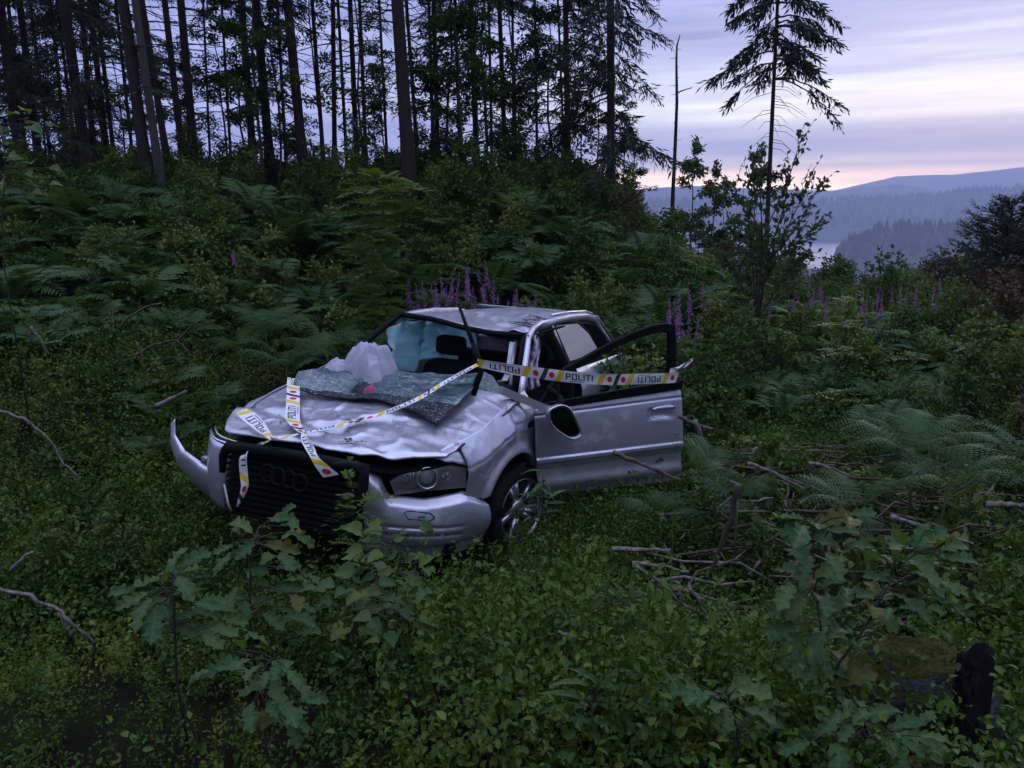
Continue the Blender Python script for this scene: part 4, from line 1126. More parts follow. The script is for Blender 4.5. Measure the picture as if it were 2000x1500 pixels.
def trunk_mesh(h, seed, mat, n=10, twigs=0):
    r = np.random.default_rng(seed); b = MB(); k = 16
    ph = r.uniform(0, 6, 4)
    pts = [np.array([.035 * math.sin(t * 5 + ph[0]) * t * 3, .035 * math.sin(t * 4 + ph[1]) * t * 3, h * t]) for t in np.linspace(0, 1, k)]
    pts[0] = pts[0] - np.array([0, 0, .3])
    rad = [1.0 * (1 - .72 * t) * (1 + .55 * math.exp(-t * h / .25)) for t in np.linspace(0, 1, k)]
    # radius 1 here; each tree scales its trunk to its own girth
    V0 = len(b.V); b.tube(pts, rad, n)
    return b.me('trunk', mat)
TRH = 17.0
TRUNKS = [trunk_mesh(TRH, s, M_bark) for s in (1, 2, 3)]; TRUNK_G = trunk_mesh(TRH, 4, M_barkg)
CR = {}
CR['bare'] = crown_conifer('crown', 2.0, 11.0, 52, lambda t: 1.1 + .5 * t, .35, 26, 11, dead=.35)
CR['bare2'] = crown_conifer('crown', 1.2, 11.0, 58, lambda t: 1.0 + .6 * t, .5, 30, 12, dead=.28)
CR['mid'] = crown_conifer('crown', .9, 11.0, 64, lambda t: 1.5 - .3 * t, .55, 42, 13, dead=.08)
CR['droop'] = crown_conifer('crown', .9, 12.0, 84, lambda t: 1.65 - .55 * t, .72, 42, 14, dead=.02, hang=.34)
CR['top'] = crown_conifer('crown', 5.4, 14.0, 72, lambda t: 1.75 - .9 * t, .38, 46, 15, dead=.0, hang=.30)

def base_of(px, py, y):
    p = at(px, py, y); return np.array([p[0], y, float(H(p[0], y))])
tree_n = [0]
def among(px):
    for lim, t in ((0, 'just outside the left edge'), (110, 'at the left end of the row'), (200, 'beside the thick black-looking trunk'), (290, 'left of the pale grey trunk'), (400, 'between the pale grey trunk and the close pair'), (480, 'right of the close pair of trunks'), (560, 'around the broad dark trunk'), (650, 'right of the large dark trunk'), (770, 'left of the thickest reddish trunk'), (870, 'right of the thickest reddish trunk'), (960, 'in the leafy middle of the row'), (1060, 'left of the dark trunk beside the big spruce'), (1180, 'between the dark trunk and the big spruce')):
        if px < lim: return t
    return 'right of the big drooping spruce'
def conifer(top, base, w, y, kind, label, group, grey=False, rot=None, trunk_h=1.0):
    """top: photo x of the trunk at the top edge; base: (x, y) at its foot; w: girth in photo pixels; y: distance"""
    b = base_of(base[0], base[1], y)
    p0 = at(base[0], base[1], y); p1 = at(top[0], top[1], y)
    dirv = Vector(p1 - p0).normalized(); dirv.y = random.uniform(-.02, .02)
    rad = w / 2 / F_PX * y * .95
    q = Vector((0, 0, 1)).rotation_difference(dirv)
    t = empty('conifer_tree', b - np.array([0, 0, .05])); t.rotation_mode = 'QUATERNION'; t.rotation_quaternion = q
    tag(t, label, 'tree', group)
    tr = obj('trunk', TRUNK_G if grey else TRUNKS[tree_n[0] % 3], t); tr.scale = (rad, rad, trunk_h); tree_n[0] += 1
    a = rot if rot is not None else random.uniform(0, 6.28)
    s = (y / 15.0) ** .5 * random.uniform(.9, 1.15)
    if kind:
        tw, nd = CR[kind]
        c = obj('crown', nd, t); c.rotation_euler = (0, 0, a); c.scale = (s, s, 1)
        k = obj('boughs', tw, c)
    return t
GT = 'tall conifers standing along the crest of the slope'
T = [  # top x, base x, base y, girth px, distance, crown, grey, label
 (0, 36, 300, 18, 15, 'mid', 0, 'dark leaning conifer at the far left end of the row'),
 (40, 75, 310, 14, 16, 'bare2', 0, 'dark slender conifer second from the left end of the row'),
 (128, 172, 335, 22, 15.5, 'mid', 0, 'thick black-looking conifer near the left end of the row'),
 (157, 184, 318, 12, 18, 'bare2', 0, None), (175, 213, 330, 12, 17, 'bare2', 0, None), (190, 224, 316, 9, 19, 'mid', 0, None),
 (241, 292, 367, 24, 14, 'bare', 0, 'thick leaning conifer just left of the pale grey trunk'),
 (268, 317, 371, 17, 14, None, 1, 'pale grey bare trunk leaning left on the slope'),
 (280, 334, 350, 14, 15.5, 'bare', 0, 'conifer with bare twigs just right of the pale grey trunk'),
 (320, 362, 350, 14, 16, 'bare', 0, 'slim dark conifer, left one of the close pair on the crest'),
 (352, 383, 350, 17, 16, 'bare', 0, 'thicker dark conifer, right one of the close pair on the crest'),
 (473, 497, 340, 16, 17, 'bare2', 0, 'dark conifer left of the opening with leafy saplings'),
 (500, 530, 340, 19, 17, 'mid', 0, 'dark broad conifer wrapped in leafy saplings'),
 (562, 595, 340, 20, 16, 'bare2', 0, 'large dark conifer left of the warm-lit thin stems'),
 (609, 634, 340, 9, 19, None, 0, None), (649, 653, 340, 10, 18, 'bare', 0, None), (683, 698, 340, 11, 17.5, 'bare', 0, None), (661, 679, 340, 7, 20, None, 0, None),
 (703, 716, 335, 8, 18, 'bare', 0, None),
 (779, 800, 308, 27, 14.5, 'bare', 0, 'thickest conifer trunk, reddish grey, above the car'),
 (796, 819, 308, 8, 18, 'bare', 0, None), (838, 849, 318, 7, 19, None, 0, None), (847, 856, 318, 10, 18, 'bare', 0, None),
 (920, 933, 350, 12, 18, 'mid', 0, 'conifer hidden among leafy branches in the middle of the row'),
 (976, 989, 350, 10, 17, 'bare2', 0, None), (1001, 1004, 350, 6, 19, None, 0, None),
 (1104, 1110, 362, 12, 16, 'mid', 0, 'dark conifer left of the big drooping spruce'),
 (1090, 1105, 358, 5, 18, 'bare', 0, None),
 (1192, 1194, 402, 17, 15, 'droop', 0, 'big drooping spruce at the right end of the row'),
 (430, 452, 340, 6, 20, 'bare', 0, None), (395, 410, 335, 5, 20, 'bare2', 0, None), (95, 130, 318, 8, 20, 'mid', 0, None), (15, 50, 300, 8, 20, 'mid', 0, None),
 (742, 758, 335, 6, 20, 'bare', 0, None), (890, 900, 345, 7, 20, 'bare2', 0, None), (955, 962, 350, 6, 20, 'mid', 0, None), (1045, 1050, 355, 6, 20, 'mid', 0, None), (225, 262, 330, 7, 21, 'mid', 0, None), (110, 150, 320, 7, 21, 'mid', 0, None), (540, 560, 340, 7, 20, 'bare2', 0, None),
 (-60, -20, 300, 16, 15, 'mid', 0, None), (-110, -60, 300, 18, 17, 'mid', 0, None), (60, 100, 312, 7, 19, 'mid', 0, None)]
for (tx, bx, by, w, y, k, g, lab) in T:
    conifer((tx, 0), (bx, by), w, y, k, lab or ('thin dark conifer stem ' + among(bx)), GT, grey=bool(g))
# the lone spruce on the right with a bare lower stem, and the dead snag
def lone():
    y = 17.0
    b = base_of(1500, 470, y); p0 = at(1502, 430, y); p1 = at(1523, 0, y)
    t = empty('spruce_tree', b - np.array([0, 0, .05])); t.rotation_mode = 'QUATERNION'; dv = Vector(p1 - p0); dv.y = 0
    t.rotation_quaternion = Vector((0, 0, 1)).rotation_difference(dv.normalized())
    tag(t, 'lone tall spruce with a bare lower stem against the sky', 'tree')
    tr = obj('trunk', TRUNKS[1], t); rad = .052 * 1.0; tr.scale = (rad * 1.15, rad * 1.15, .62)
    z_of = lambda py: float(at(1510, py, y)[2] - b[2])
    r = np.random.default_rng(77); lf = LF(); tw = MB()
    def bough(z, az, L_, droop, live, dens):
        d = np.array([math.cos(az), math.sin(az), 0]); k = 8; pts = []
        for j in range(k + 1):
            s_ = j / k; pts.append(np.array([.04, 0, z]) * [s_ > -1, 1, 1] + d * L_ * s_ + np.array([0, 0, L_ * (.10 * s_ - droop * s_ ** 1.7)]) + rv(r, .015) * (j > 0))
        tw.tube(pts, [.022 * (1 - .8 * j / k) for j in range(k + 1)], 4, cap=False)
        for _ in range(int(dens * L_)):
            s_ = live + (1 - live) * r.random() ** .8; f = s_ * k; j = min(int(f), k - 1); q = pts[j] * (1 - (f - j)) + pts[j + 1] * (f - j)
            dd = d * .5 + np.array([-d[1], d[0], 0]) * r.uniform(-.9, .9) + np.array([0, 0, -r.uniform(.3, 1.3)]); dd /= np.linalg.norm(dd); hl = r.uniform(.16, .36)
            for m_ in range(3):
                e = dd + rv(r, .5); lf.leaf(q + dd * hl * m_ / 3, e, rv(r) + [0, 0, .2], hl * r.uniform(.4, .7), hl * r.uniform(.09, .15), .1)
    zt = z_of(-150); zl = z_of(125)
    for i in range(38):
        t_ = i / 37; z = zl + (zt - zl) * t_ + r.uniform(-.1, .1)
        bough(z, r.uniform(0, 6.28), (1.45 - .55 * t_) * r.uniform(.6, 1.05), .42, .22, 66)
    bough(z_of(150), .05, 1.42, .75, .30, 34); bough(z_of(148), -.35, 1.3, .6, .45, 26); bough(z_of(128), 3.2, .95, .8, .7, 40); bough(z_of(60), 3.3, 1.0, .7, .5, 50)
    for i in range(26):
        z = z_of(140 + 150 * i / 26); az = r.choice([0.0, 3.14]) + r.uniform(-.8, .8); L_ = r.uniform(.25, .85) * (1.1 - .5 * i / 26)
        d = np.array([math.cos(az), math.sin(az), -.35]); p_ = np.array([0, 0, z]); tw.tube([p_, p_ + d * L_ * .5 + np.array([0, 0, .05]), p_ + d * L_ + np.array([0, 0, -.06])], [.008, .006, .003], 3, cap=False)
    c = obj('crown', lf.me('crown', M_needle), t); obj('boughs', tw.me('boughs', M_twig), c)
    y = 16.0; b = base_of(1312, 440, y); p = lambda px, py: at(px, py, y) - b
    s = empty('dead_tree', b); tag(s, 'thin dead tree with a broken tip and one bare side branch', 'tree')
    MB().tube([p(1312, 450), p(1314, 380), p(1318, 300), p(1322, 200), p(1321, 120), p(1322, 90), p(1328, 68)], [.045, .042, .036, .030, .022, .018, .008], 7).build('trunk', M_bark, s)
    MB().tube([p(1320, 184), p(1330, 178), p(1352, 171)], [.018, .014, .008], 5).build('branch', M_bark, s)
    tw = MB()
    for k in range(16):
        py = 95 + k * 18; q = p(1321 - (py - 90) * .02, py); tw.tube([q, q + rv(r, .09) * [1.6, .5, .6]], [.007, .003], 3, cap=False)
    tw.build('twigs', M_bark, s)
lone()

# young broadleaved trees among and beyond the trunks
M_sky = leaf_mat('pale_broad_leaves', [(.030, .055, .024), (.055, .090, .034), (.085, .125, .045)], .5, .35, .12)
BL = [crown_broad('crown', 4.6, 1.15, 3000, .075, 21, M_broad, .12, .035), crown_broad('crown', 3.6, 1.0, 2600, .07, 22, M_broad, .1, .03), crown_broad('crown', 5.2, .9, 2200, .07, 23, M_broad, .2, .03), crown_broad('crown', 3.0, .75, 2300, .085, 24, M_sky, .3, .028)]
def broad(px, py, y, k, sc, label, group, sz=1.0):
    b = base_of(px, py, y); t = empty('young_tree', b - np.array([0, 0, .05]), (random.uniform(-.05, .05), random.uniform(-.05, .05), random.uniform(0, 6.28)), (sc, sc, sc * sz)); tag(t, label, 'tree', group)
    st, lv = BL[k]; obj('trunk', st, t); obj('crown', lv, t); return t
for i, (px, y, k, sc) in enumerate([(395, 17, 1, .8), (440, 18, 0, .9), (480, 16, 1, 1.0), (515, 15.5, 0, 1.05), (545, 16, 2, 1.0), (625, 17, 2, 1.0), (705, 16, 2, 1.0), (760, 15.5, 1, .75), (835, 17, 0, .85), (880, 16, 0, 1.1), (905, 15, 1, 1.05), (945, 16, 0, 1.15), (1010, 16, 0, 1.0), (1070, 16, 1, 1.1), (1140, 17, 2, .75), (1165, 17, 1, .8), (1225, 16.5, 1, .7), (1245, 17, 1, .55), (55, 16, 1, .8), (245, 17, 0, .7), (330, 18, 1, .75), (100, 18, 0, .8), (10, 16, 0, .8), (200, 18, 2, .8)]):
    broad(px, 345, y, k, sc, 'leafy young tree growing ' + among(px), 'young trees between the trunks')
broad(1345, 430, 23, 3, 1.35, 'young tree with a leafy top just right of the dead snag', 'young trees on the cleared slope')
broad(1395, 430, 24, 3, 1.30, 'young tree with a leafy top between the snag and the lone spruce', 'young trees on the cleared slope')
broad(1415, 430, 24.5, 3, 1.15, 'smaller young tree leaning behind its neighbour left of the lone spruce', 'young trees on the cleared slope')
broad(1470, 430, 21, 3, 1.35, 'young tree just left of the lone spruce stem', 'young trees on the cleared slope')
# ------------------------------------------------------------------ undergrowth
M_bil = leaf_mat('bilberry_leaves', [(.016, .044, .007), (.042, .088, .012), (.085, .135, .016), (.15, .145, .022)], .45, .25, .14)
M_bil2 = leaf_mat('cool_bilberry_leaves', [(.014, .042, .007), (.042, .088, .012), (.080, .13, .020)], .45, .25, .14)
M_fern = leaf_mat('fern_fronds', [(.024, .058, .022), (.042, .090, .030), (.072, .120, .038)], .5, .3, .12)
M_bush = leaf_mat('bush_leaves', [(.022, .052, .014), (.046, .090, .020), (.082, .128, .026)], .5, .3, .11)
M_bushy = leaf_mat('yellow_green_leaves', [(.055, .090, .014), (.085, .13, .020), (.12, .15, .028)], .5, .35, .3)
M_oak = leaf_mat('oak_leaves', [(.030, .078, .026), (.052, .108, .036), (.090, .140, .036)], .5, .32, .12)
def add_veins(m, k=7.0):
    nt = m.node_tree; p = nt.nodes['Principled BSDF']; src = p.inputs['Base Color'].links[0].from_socket
    tc = nt.nodes.new('ShaderNodeTexCoord'); sp = nt.nodes.new('ShaderNodeSeparateXYZ'); nt.links.new(tc.outputs['Object'], sp.inputs[0])
    def M(op, a, b=None):
        n = nt.nodes.new('ShaderNodeMath'); n.operation = op
        for i, v in enumerate((a, b)):
            if v is None: continue
            if isinstance(v, (int, float)): n.inputs[i].default_value = v
            else: nt.links.new(v, n.inputs[i])
        return n.outputs[0]
    ay = M('ABSOLUTE', sp.outputs[1]); mid = M('LESS_THAN', ay, .010)
    w = M('SINE', M('MULTIPLY', M('SUBTRACT', sp.outputs[0], M('MULTIPLY', ay, .9)), k * 6.283)); side = M('GREATER_THAN', w, .90)
    v = M('MAXIMUM', mid, M('MULTIPLY', side, .75))
    c = mixn(nt, src, (.115, .165, .085), M('MULTIPLY', v, .55))
    spot = rampn(nt, nz(nt, 5, 4, .7), [(.66, (0, 0, 0)), (.72, (1, 1, 1))]); c = mixn(nt, c, (.09, .065, .03), mixn(nt, (0, 0, 0), spot, .7))
    nt.links.new(c, p.inputs['Base Color']); b = nt.nodes.new('ShaderNodeBump'); b.inputs['Strength'].default_value = .10; b.inputs['Distance'].default_value = .01; nt.links.new(w, b.inputs['Height']); nt.links.new(b.outputs[0], p.inputs['Normal'])
add_veins(M_oak)
M_fw = leaf_mat('fireweed_petals', [(.21, .08, .27), (.35, .16, .40)], .6, .3, .2)
M_brush = leaf_mat('rusty_shrub_leaves', [(.045, .030, .018), (.06, .040, .022), (.075, .050, .028)], .6, .25, .2)
M_stem = material('green_stem', (.05, .05, .02), .7, 0, .2)
M_grass = leaf_mat('grass_blades', [(.035, .055, .018), (.07, .08, .03), (.12, .11, .05)], .6, .35, .2)

def in_car(x, y, m=0.0):
    l = _R.T @ (np.array([x, y, 0]) - _T); return abs(l[0] - .03) < 2.2 + m and abs(l[1]) < .92 + m

# --- bilberry carpet: geometry-node instances, nobody could count it
def bil_clump(seed, rad, h, nst, nl, leaf, mat=None):
    r = np.random.default_rng(seed); lf = LF()
    for _ in range(nst):
        a = r.uniform(0, 6.28); d0 = rad * .6 * r.random() ** .5; p = np.array([d0 * math.cos(a), d0 * math.sin(a), -.04])
        lean = np.array([math.cos(a), math.sin(a), 0]) * r.uniform(.1, .75) + rv(r, .15); hh = h * r.uniform(.55, 1.05)
        q = p + np.array([lean[0] * hh * .5, lean[1] * hh * .5, hh * .6]); e = p + np.array([lean[0] * hh, lean[1] * hh, hh])
        for (s0, s1) in ((p, q), (q, e)):
            o = np.array([.0022, 0, 0]); lf.tri(s0 - o, s0 + o, s1)
        for k in range(nl):
            t = r.uniform(.30, 1.0); c = (p * (1 - t) ** 2 + 2 * q * t * (1 - t) + e * t * t) + rv(r, .035)
            d = lean * .4 + rv(r, .9); L_ = leaf * r.uniform(.6, 1.25)
            lf.rleaf(c, d, rv(r, .7) + [0, 0, 1], L_, L_ * r.uniform(.52, .7), .45)
    return lf.me('bilberry_sprig', mat or M_bil)
def carpet(name, label, srcs, pts, scl, tilt=.18, seed=5):
    r = np.random.default_rng(seed)
    n = len(pts); me = bpy.data.meshes.new(name); me.vertices.add(n); me.vertices.foreach_set('co', np.asarray(pts, np.float32).ravel())
    at_ = me.attributes.new('rotv', 'FLOAT_VECTOR', 'POINT'); rot = np.stack([r.normal(0, tilt, n), r.normal(0, tilt, n), r.uniform(0, 6.28, n)], 1).astype(np.float32); at_.data.foreach_set('vector', rot.ravel())
    at_ = me.attributes.new('sclf', 'FLOAT', 'POINT'); at_.data.foreach_set('value', np.asarray(scl, np.float32))
    c = bpy.data.collections.new(name + '_kinds')
    for s in srcs: c.objects.link(bpy.data.objects.new('sprig', s))
    ng = bpy.data.node_groups.new(name, 'GeometryNodeTree')
    ng.interface.new_socket('Geometry', in_out='INPUT', socket_type='NodeSocketGeometry'); ng.interface.new_socket('Geometry', in_out='OUTPUT', socket_type='NodeSocketGeometry')
    gi = ng.nodes.new('NodeGroupInput'); go_ = ng.nodes.new('NodeGroupOutput'); ip = ng.nodes.new('GeometryNodeInstanceOnPoints'); ci = ng.nodes.new('GeometryNodeCollectionInfo')
    ci.inputs['Collection'].default_value = c; ci.inputs['Separate Children'].default_value = True; ci.inputs['Reset Children'].default_value = True
    a1 = ng.nodes.new('GeometryNodeInputNamedAttribute'); a1.data_type = 'FLOAT_VECTOR'; a1.inputs['Name'].default_value = 'rotv'
    a2 = ng.nodes.new('GeometryNodeInputNamedAttribute'); a2.data_type = 'FLOAT'; a2.inputs['Name'].default_value = 'sclf'
    ip.inputs['Pick Instance'].default_value = True
    l = ng.links.new; l(gi.outputs[0], ip.inputs['Points']); l(ci.outputs[0], ip.inputs['Instance']); l(a1.outputs['Attribute'], ip.inputs['Rotation']); l(a2.outputs['Attribute'], ip.inputs['Scale']); l(ip.outputs[0], go_.inputs[0])
    o = obj(name, me); md = o.modifiers.new('scatter', 'NODES'); md.node_group = ng
    return tag(o, label, None, None, 'stuff')
def scatter(n, xr, yr, seed, keep=None):
    r = np.random.default_rng(seed); x = r.uniform(*xr, n); y = r.uniform(*yr, n)
    ok = np.array([not in_car(a, b, -.05) for a, b in zip(x, y)])
    if keep is not None: ok &= keep(x, y)
    x, y = x[ok], y[ok]; return x, y
BS_ = [bil_clump(s, .20, h, ns, nl, lf_, M_bil if s in (1, 3, 4) else M_bil2) for s, h, ns, nl, lf_ in ((1, .26, 10, 15, .028), (2, .42, 9, 16, .026), (3, .34, 11, 12, .031), (4, .20, 9, 14, .024), (5, .54, 6, 18, .030))]
def cover(x, y, seed): 
    return fbm(x * .8, y * .8, 0, seed, 3)
kx = lambda x, y: (cover(x, y, 31) > -.75) & ((np.abs(x) < y * .80 + 1.3))
x, y = scatter(8200, (-9.5, 9.5), (.75, 9.5), 51, kx)
hh = .85 + .45 * np.clip(cover(x, y, 32), -1, 1) + .2 * rng.random(len(x))
l_ = [(_R.T @ (np.array([a, b_, 0]) - _T)) for a, b_ in zip(x, y)]
nearcar = np.array([max(0, 1 - max(abs(l[0]) - 2.1, abs(l[1]) - .95, 0) / .5) for l in l_]); hh = hh * (1 - .22 * nearcar)
# a lower patch of litter and brushwood right of the car
lit = ss(1.4, 2.0, x) * ss(4.6, 3.8, x) * ss(3.4, 4.2, y) * ss(6.6, 5.8, y); keep = rng.random(len(x)) > lit * .75
x, y, hh = x[keep], y[keep], hh[keep]
# scrub grown and pushed up against the car
r_ = np.random.default_rng(58); ex = []
for _ in range(230): ex.append((r_.uniform(2.2, 2.75), r_.uniform(-1.3, 1.0)))
for _ in range(260): ex.append((r_.uniform(-.4, 2.2), r_.uniform(.93, 1.7)))
for _ in range(120): ex.append((r_.uniform(-1.8, 2.3), -r_.uniform(.98, 1.5)))
for lx, ly in ex:
    w_ = w2((lx, ly, 0)); x = np.append(x, w_[0]); y = np.append(y, w_[1]); front = lx > 2.2 and -.75 < ly < .35
    hh = np.append(hh, r_.uniform(.5, .8) if front and lx < 2.5 else r_.uniform(.42, .66) if .8 < lx < 2.3 and .9 < ly < 1.45 else r_.uniform(.7, 1.05))
carpet('bilberry_carpet', 'bilberry scrub covering the forest floor around the car', BS_, np.stack([x, y, H(x, y) - .02], 1), hh, seed=6)
x, y = scatter(5200, (-16, 22), (8.5, 26), 52, lambda x, y: (np.abs(x) < y * .85) & (cover(x, y, 33) > -.35))
carpet('slope_scrub', 'low mixed scrub covering the slope and the clearing behind', [crown_broad('scrub', .55, .33, 420, .06, 61, M_bush, .05, .006, 7)[1], crown_broad('scrub', .45, .30, 360, .05, 62, M_bush, .05, .006, 7)[1], BS_[1], crown_broad('scrub', .7, .30, 380, .055, 63, M_bushy, .05, .006, 6)[1], crown_broad('scrub', .6, .30, 380, .05, 64, M_bush, .05, .006, 6)[1]], np.stack([x, y, H(x, y) - .05], 1), rng.uniform(.7, 1.35, len(x)), seed=7)

sm = [crown_broad('scrub', .42, .22, 150, .062, 81, M_bushy, .15, .005, 5)[1], crown_broad('scrub', .36, .22, 130, .07, 82, M_bush, .15, .005, 5)[1], crown_broad('scrub', .5, .16, 120, .055, 83, M_bush, .15, .005, 4)[1]]
x, y = scatter(560, (-7, 7), (2.6, 8.0), 57, lambda x, y: (np.abs(x) < y * .8 + .4) & (cover(x * 1.6, y * 1.6, 36) > .0))
carpet('leafy_herbs', 'low broad-leaved herbs growing through the bilberry scrub', sm, np.stack([x, y, H(x, y) + .02], 1), rng.uniform(.6, 1.05, len(x)), seed=9)
# grass tufts and dead stalks
def tuft(seed, n, h, mat):
    r = np.random.default_rng(seed); lf = LF()
    for _ in range(n):
        a = r.uniform(0, 6.28); d = np.array([math.cos(a), math.sin(a), 0]); L_ = h * r.uniform(.5, 1.1); b0 = d * r.uniform(0, .04); bend = r.uniform(.2, .9); sd_ = np.array([-d[1], d[0], 0]) * .0035
        p0 = b0; p1 = b0 + d * L_ * bend * .35 + np.array([0, 0, L_ * .6]); p2 = b0 + d * L_ * bend + np.array([0, 0, L_ * (1 - .35 * bend)])
        lf.tri(p0 - sd_, p0 + sd_, p1 + sd_ * .8); lf.tri(p0 - sd_, p1 + sd_ * .8, p1 - sd_ * .8); lf.tri(p1 - sd_ * .8, p1 + sd_ * .8, p2)
    return lf.me('grass_tuft', mat)
x, y = scatter(620, (-8, 8), (1.8, 9.5), 59, lambda x, y: (np.abs(x) < y * .8 + .4) & (cover(x * 1.3 + 5, y * 1.3, 38) > .1))
carpet('grass_tufts', 'thin grass tufts and dead stalks scattered through the scrub', [tuft(1, 26, .38, M_grass), tuft(2, 18, .5, M_grass), tuft(3, 9, .6, M_twig)], np.stack([x, y, H(x, y)], 1), rng.uniform(.6, 1.1, len(x)), seed=10)
# --- ferns
def frond(L_, seed, arch=.5, fine=True):
    r = np.random.default_rng(seed); lf = LF(); n = 17
    def spine(t): return np.array([L_ * t * (1 - .12 * arch * t), .03 * L_ * math.sin(t * 3), L_ * (arch * 1.0 * t * (1 - .78 * t) + .35 * t * (1 - t))])
    for i in range(16):
        a, b_ = spine(i / 16), spine((i + 1) / 16); w_ = np.array([0, .006 * (1 - i / 17), 0]); lf.tri(a - w_, a + w_, b_)
    for i in range(n):
        t = .16 + .84 * i / n; p = spine(t); tg = spine(min(1, t + .02)) - spine(t - .02); tg /= np.linalg.norm(tg)
        pl = L_ * .34 * math.sin(PI * min(1, (1.02 - t) * 1.0) * .62) * (1.0 if t > .25 else .8) * r.uniform(.88, 1.08)
        for s in (-1, 1):
            d = tg * .45 + np.array([0, s, -.22 + r.uniform(-.12, .12)]); d /= np.linalg.norm(d); up = np.cross(d, tg); up /= np.linalg.norm(up); sd_ = np.cross(up, d)
            if not fine:
                lf.leaf(p, d, up, pl, pl * .24, .1); continue
            m_ = max(4, int(pl / .022))
            for k in range(m_):
                u = (k + .3) / m_; w_ = pl * .105 * (1 - u ** 1.6) + .002; c = p + d * pl * u - np.array([0, 0, pl * .18 * u * u])
                for s2 in (-1, 1):
                    e = c + sd_ * s2 * w_ + d * w_ * .55; lf.tri(c - d * w_ * .25, e, c + d * w_ * .55)
            lf.tri(p + d * pl * .9, p + d * pl * 1.04 - np.array([0, 0, pl * .18]), p + d * pl * .95 + sd_ * .004)
    return lf.me('frond', M_fern)
FR = [frond(.75, 1, .55), frond(.70, 2, .75), frond(.80, 3, .4)]
FRF = [frond(.75, 4, .55, False), frond(.72, 5, .8, False)]
def merge_fern(seed, n):
    r = np.random.default_rng(seed); V = []; Fc = []
    for i in range(n):
        src = FRF[i % 2]; M = Matrix.Rotation(2 * PI * i / n + r.uniform(-.3, .3), 4, 'Z') @ Matrix.Rotation(r.uniform(-.5, .15), 4, 'Y') @ Matrix.Scale(r.uniform(.7, 1.1), 4)
        co = np.empty(len(src.vertices) * 3, np.float32); src.vertices.foreach_get('co', co); co = co.reshape(-1, 3); A = np.array(M); co = co @ A[:3, :3].T
        ix = np.empty(len(src.loops), np.int32); src.loops.foreach_get('vertex_index', ix); Fc.append(ix.reshape(-1, 3) + sum(len(v) for v in V)); V.append(co)
    lf = LF(); lf.V = list(np.concatenate(V)); lf.T = [tuple(t) for t in np.concatenate(Fc)]
    return lf.me('fern', M_fern)
FERN = [merge_fern(s, n) for s, n in ((1, 6), (2, 7), (3, 5), (4, 8))]
def fern_far(x, y, sc, label, group):
    o = obj('fern', random.choice(FERN)); o.location = (x, y, float(H(x, y)) + .06 + .18 * sc); o.rotation_euler = (random.uniform(-.2, .2), random.uniform(-.2, .2), random.uniform(0, 6.28)); o.scale = (sc,) * 3
    tag(o, label, 'fern', group)
def fern_near(x, y, sc, label, group=None, n=6, z=0):
    t = empty('fern', (x, y, float(H(x, y)) + z), (0, 0, random.uniform(0, 6.28)), sc); tag(t, label, 'fern', group)
    if z > .08: MB().tube([(0, 0, .01), (.02, .01, -z * .5), (.0, .03, -z - .03)], [.007, .009, .012], 5).build('stalk', M_stem, t).scale = (1 / sc,) * 3
    for i in range(n):
        f = obj('frond', FR[i % 3], t); f.rotation_euler = (random.uniform(-.25, .25), random.uniform(-.55, .1), 2 * PI * i / n + random.uniform(-.3, .3)); s = random.uniform(.75, 1.1); f.scale = (s, s, s)
def where(x, y):
    px = 1000 + F_PX * x / (y * .976 + .3)
    for lim, t in ((90, 'at the left edge'), (250, 'left of the pale grey trunk'), (400, 'below the pale grey trunk'), (560, 'below the dark trunks with leafy saplings'), (700, 'left of the tall rowan sapling'), (850, 'below the thickest reddish trunk'), (1000, 'behind the left half of the car roof'), (1150, 'behind the right half of the car roof'), (1300, 'behind the open door'), (1450, 'left of the willow shrub'), (1600, 'around the foot of the willow shrub'), (1780, 'below the strip of lake')):
        if px < lim: return t
    return 'towards the right edge'
r0 = np.random.default_rng(90)
def zone(n, xr, yr, fn, keep=None, seed=1):
    r = np.random.default_rng(seed); k = 0; g = 0
    while k < n and g < n * 30:
        g += 1; x, y = r.uniform(*xr), r.uniform(*yr)
        if in_car(x, y, .25) or abs(x) > y * .78 + .6 or (keep and not keep(x, y)): continue
        fn(x, y, r); k += 1
zone(95, (-8, -.9), (7.6, 12.5), lambda x, y, r: fern_far(x, y, r.uniform(.8, 1.35), 'green bracken fern on the slope ' + where(x, y), 'bracken on the left slope'), lambda x, y: not (-4.1 < x < -1.9 and y < 8.5), 11)
zone(70, (-.5, 5.5), (8.8, 13), lambda x, y, r: fern_far(x, y, r.uniform(.75, 1.25), 'bracken fern close ' + where(x, y), 'bracken behind the car'), lambda x, y: not (y < 10.2 and -1.35 < x < .45), 12)
zone(26, (2.6, 8), (5.4, 10), lambda x, y, r: fern_far(x, y, r.uniform(.6, 1.0), 'fern among the brushwood ' + where(x, y), 'ferns in the clearing'), None, 13)
zone(26, (-6.5, -2.3), (5.6, 8.2), lambda x, y, r: fern_far(x, y, r.uniform(.55, .9), 'small fern on the near left bank ' + where(x, y), 'ferns on the near bank'), lambda x, y: not (-3.6 < x < -2.3 and 7 < y), 14)
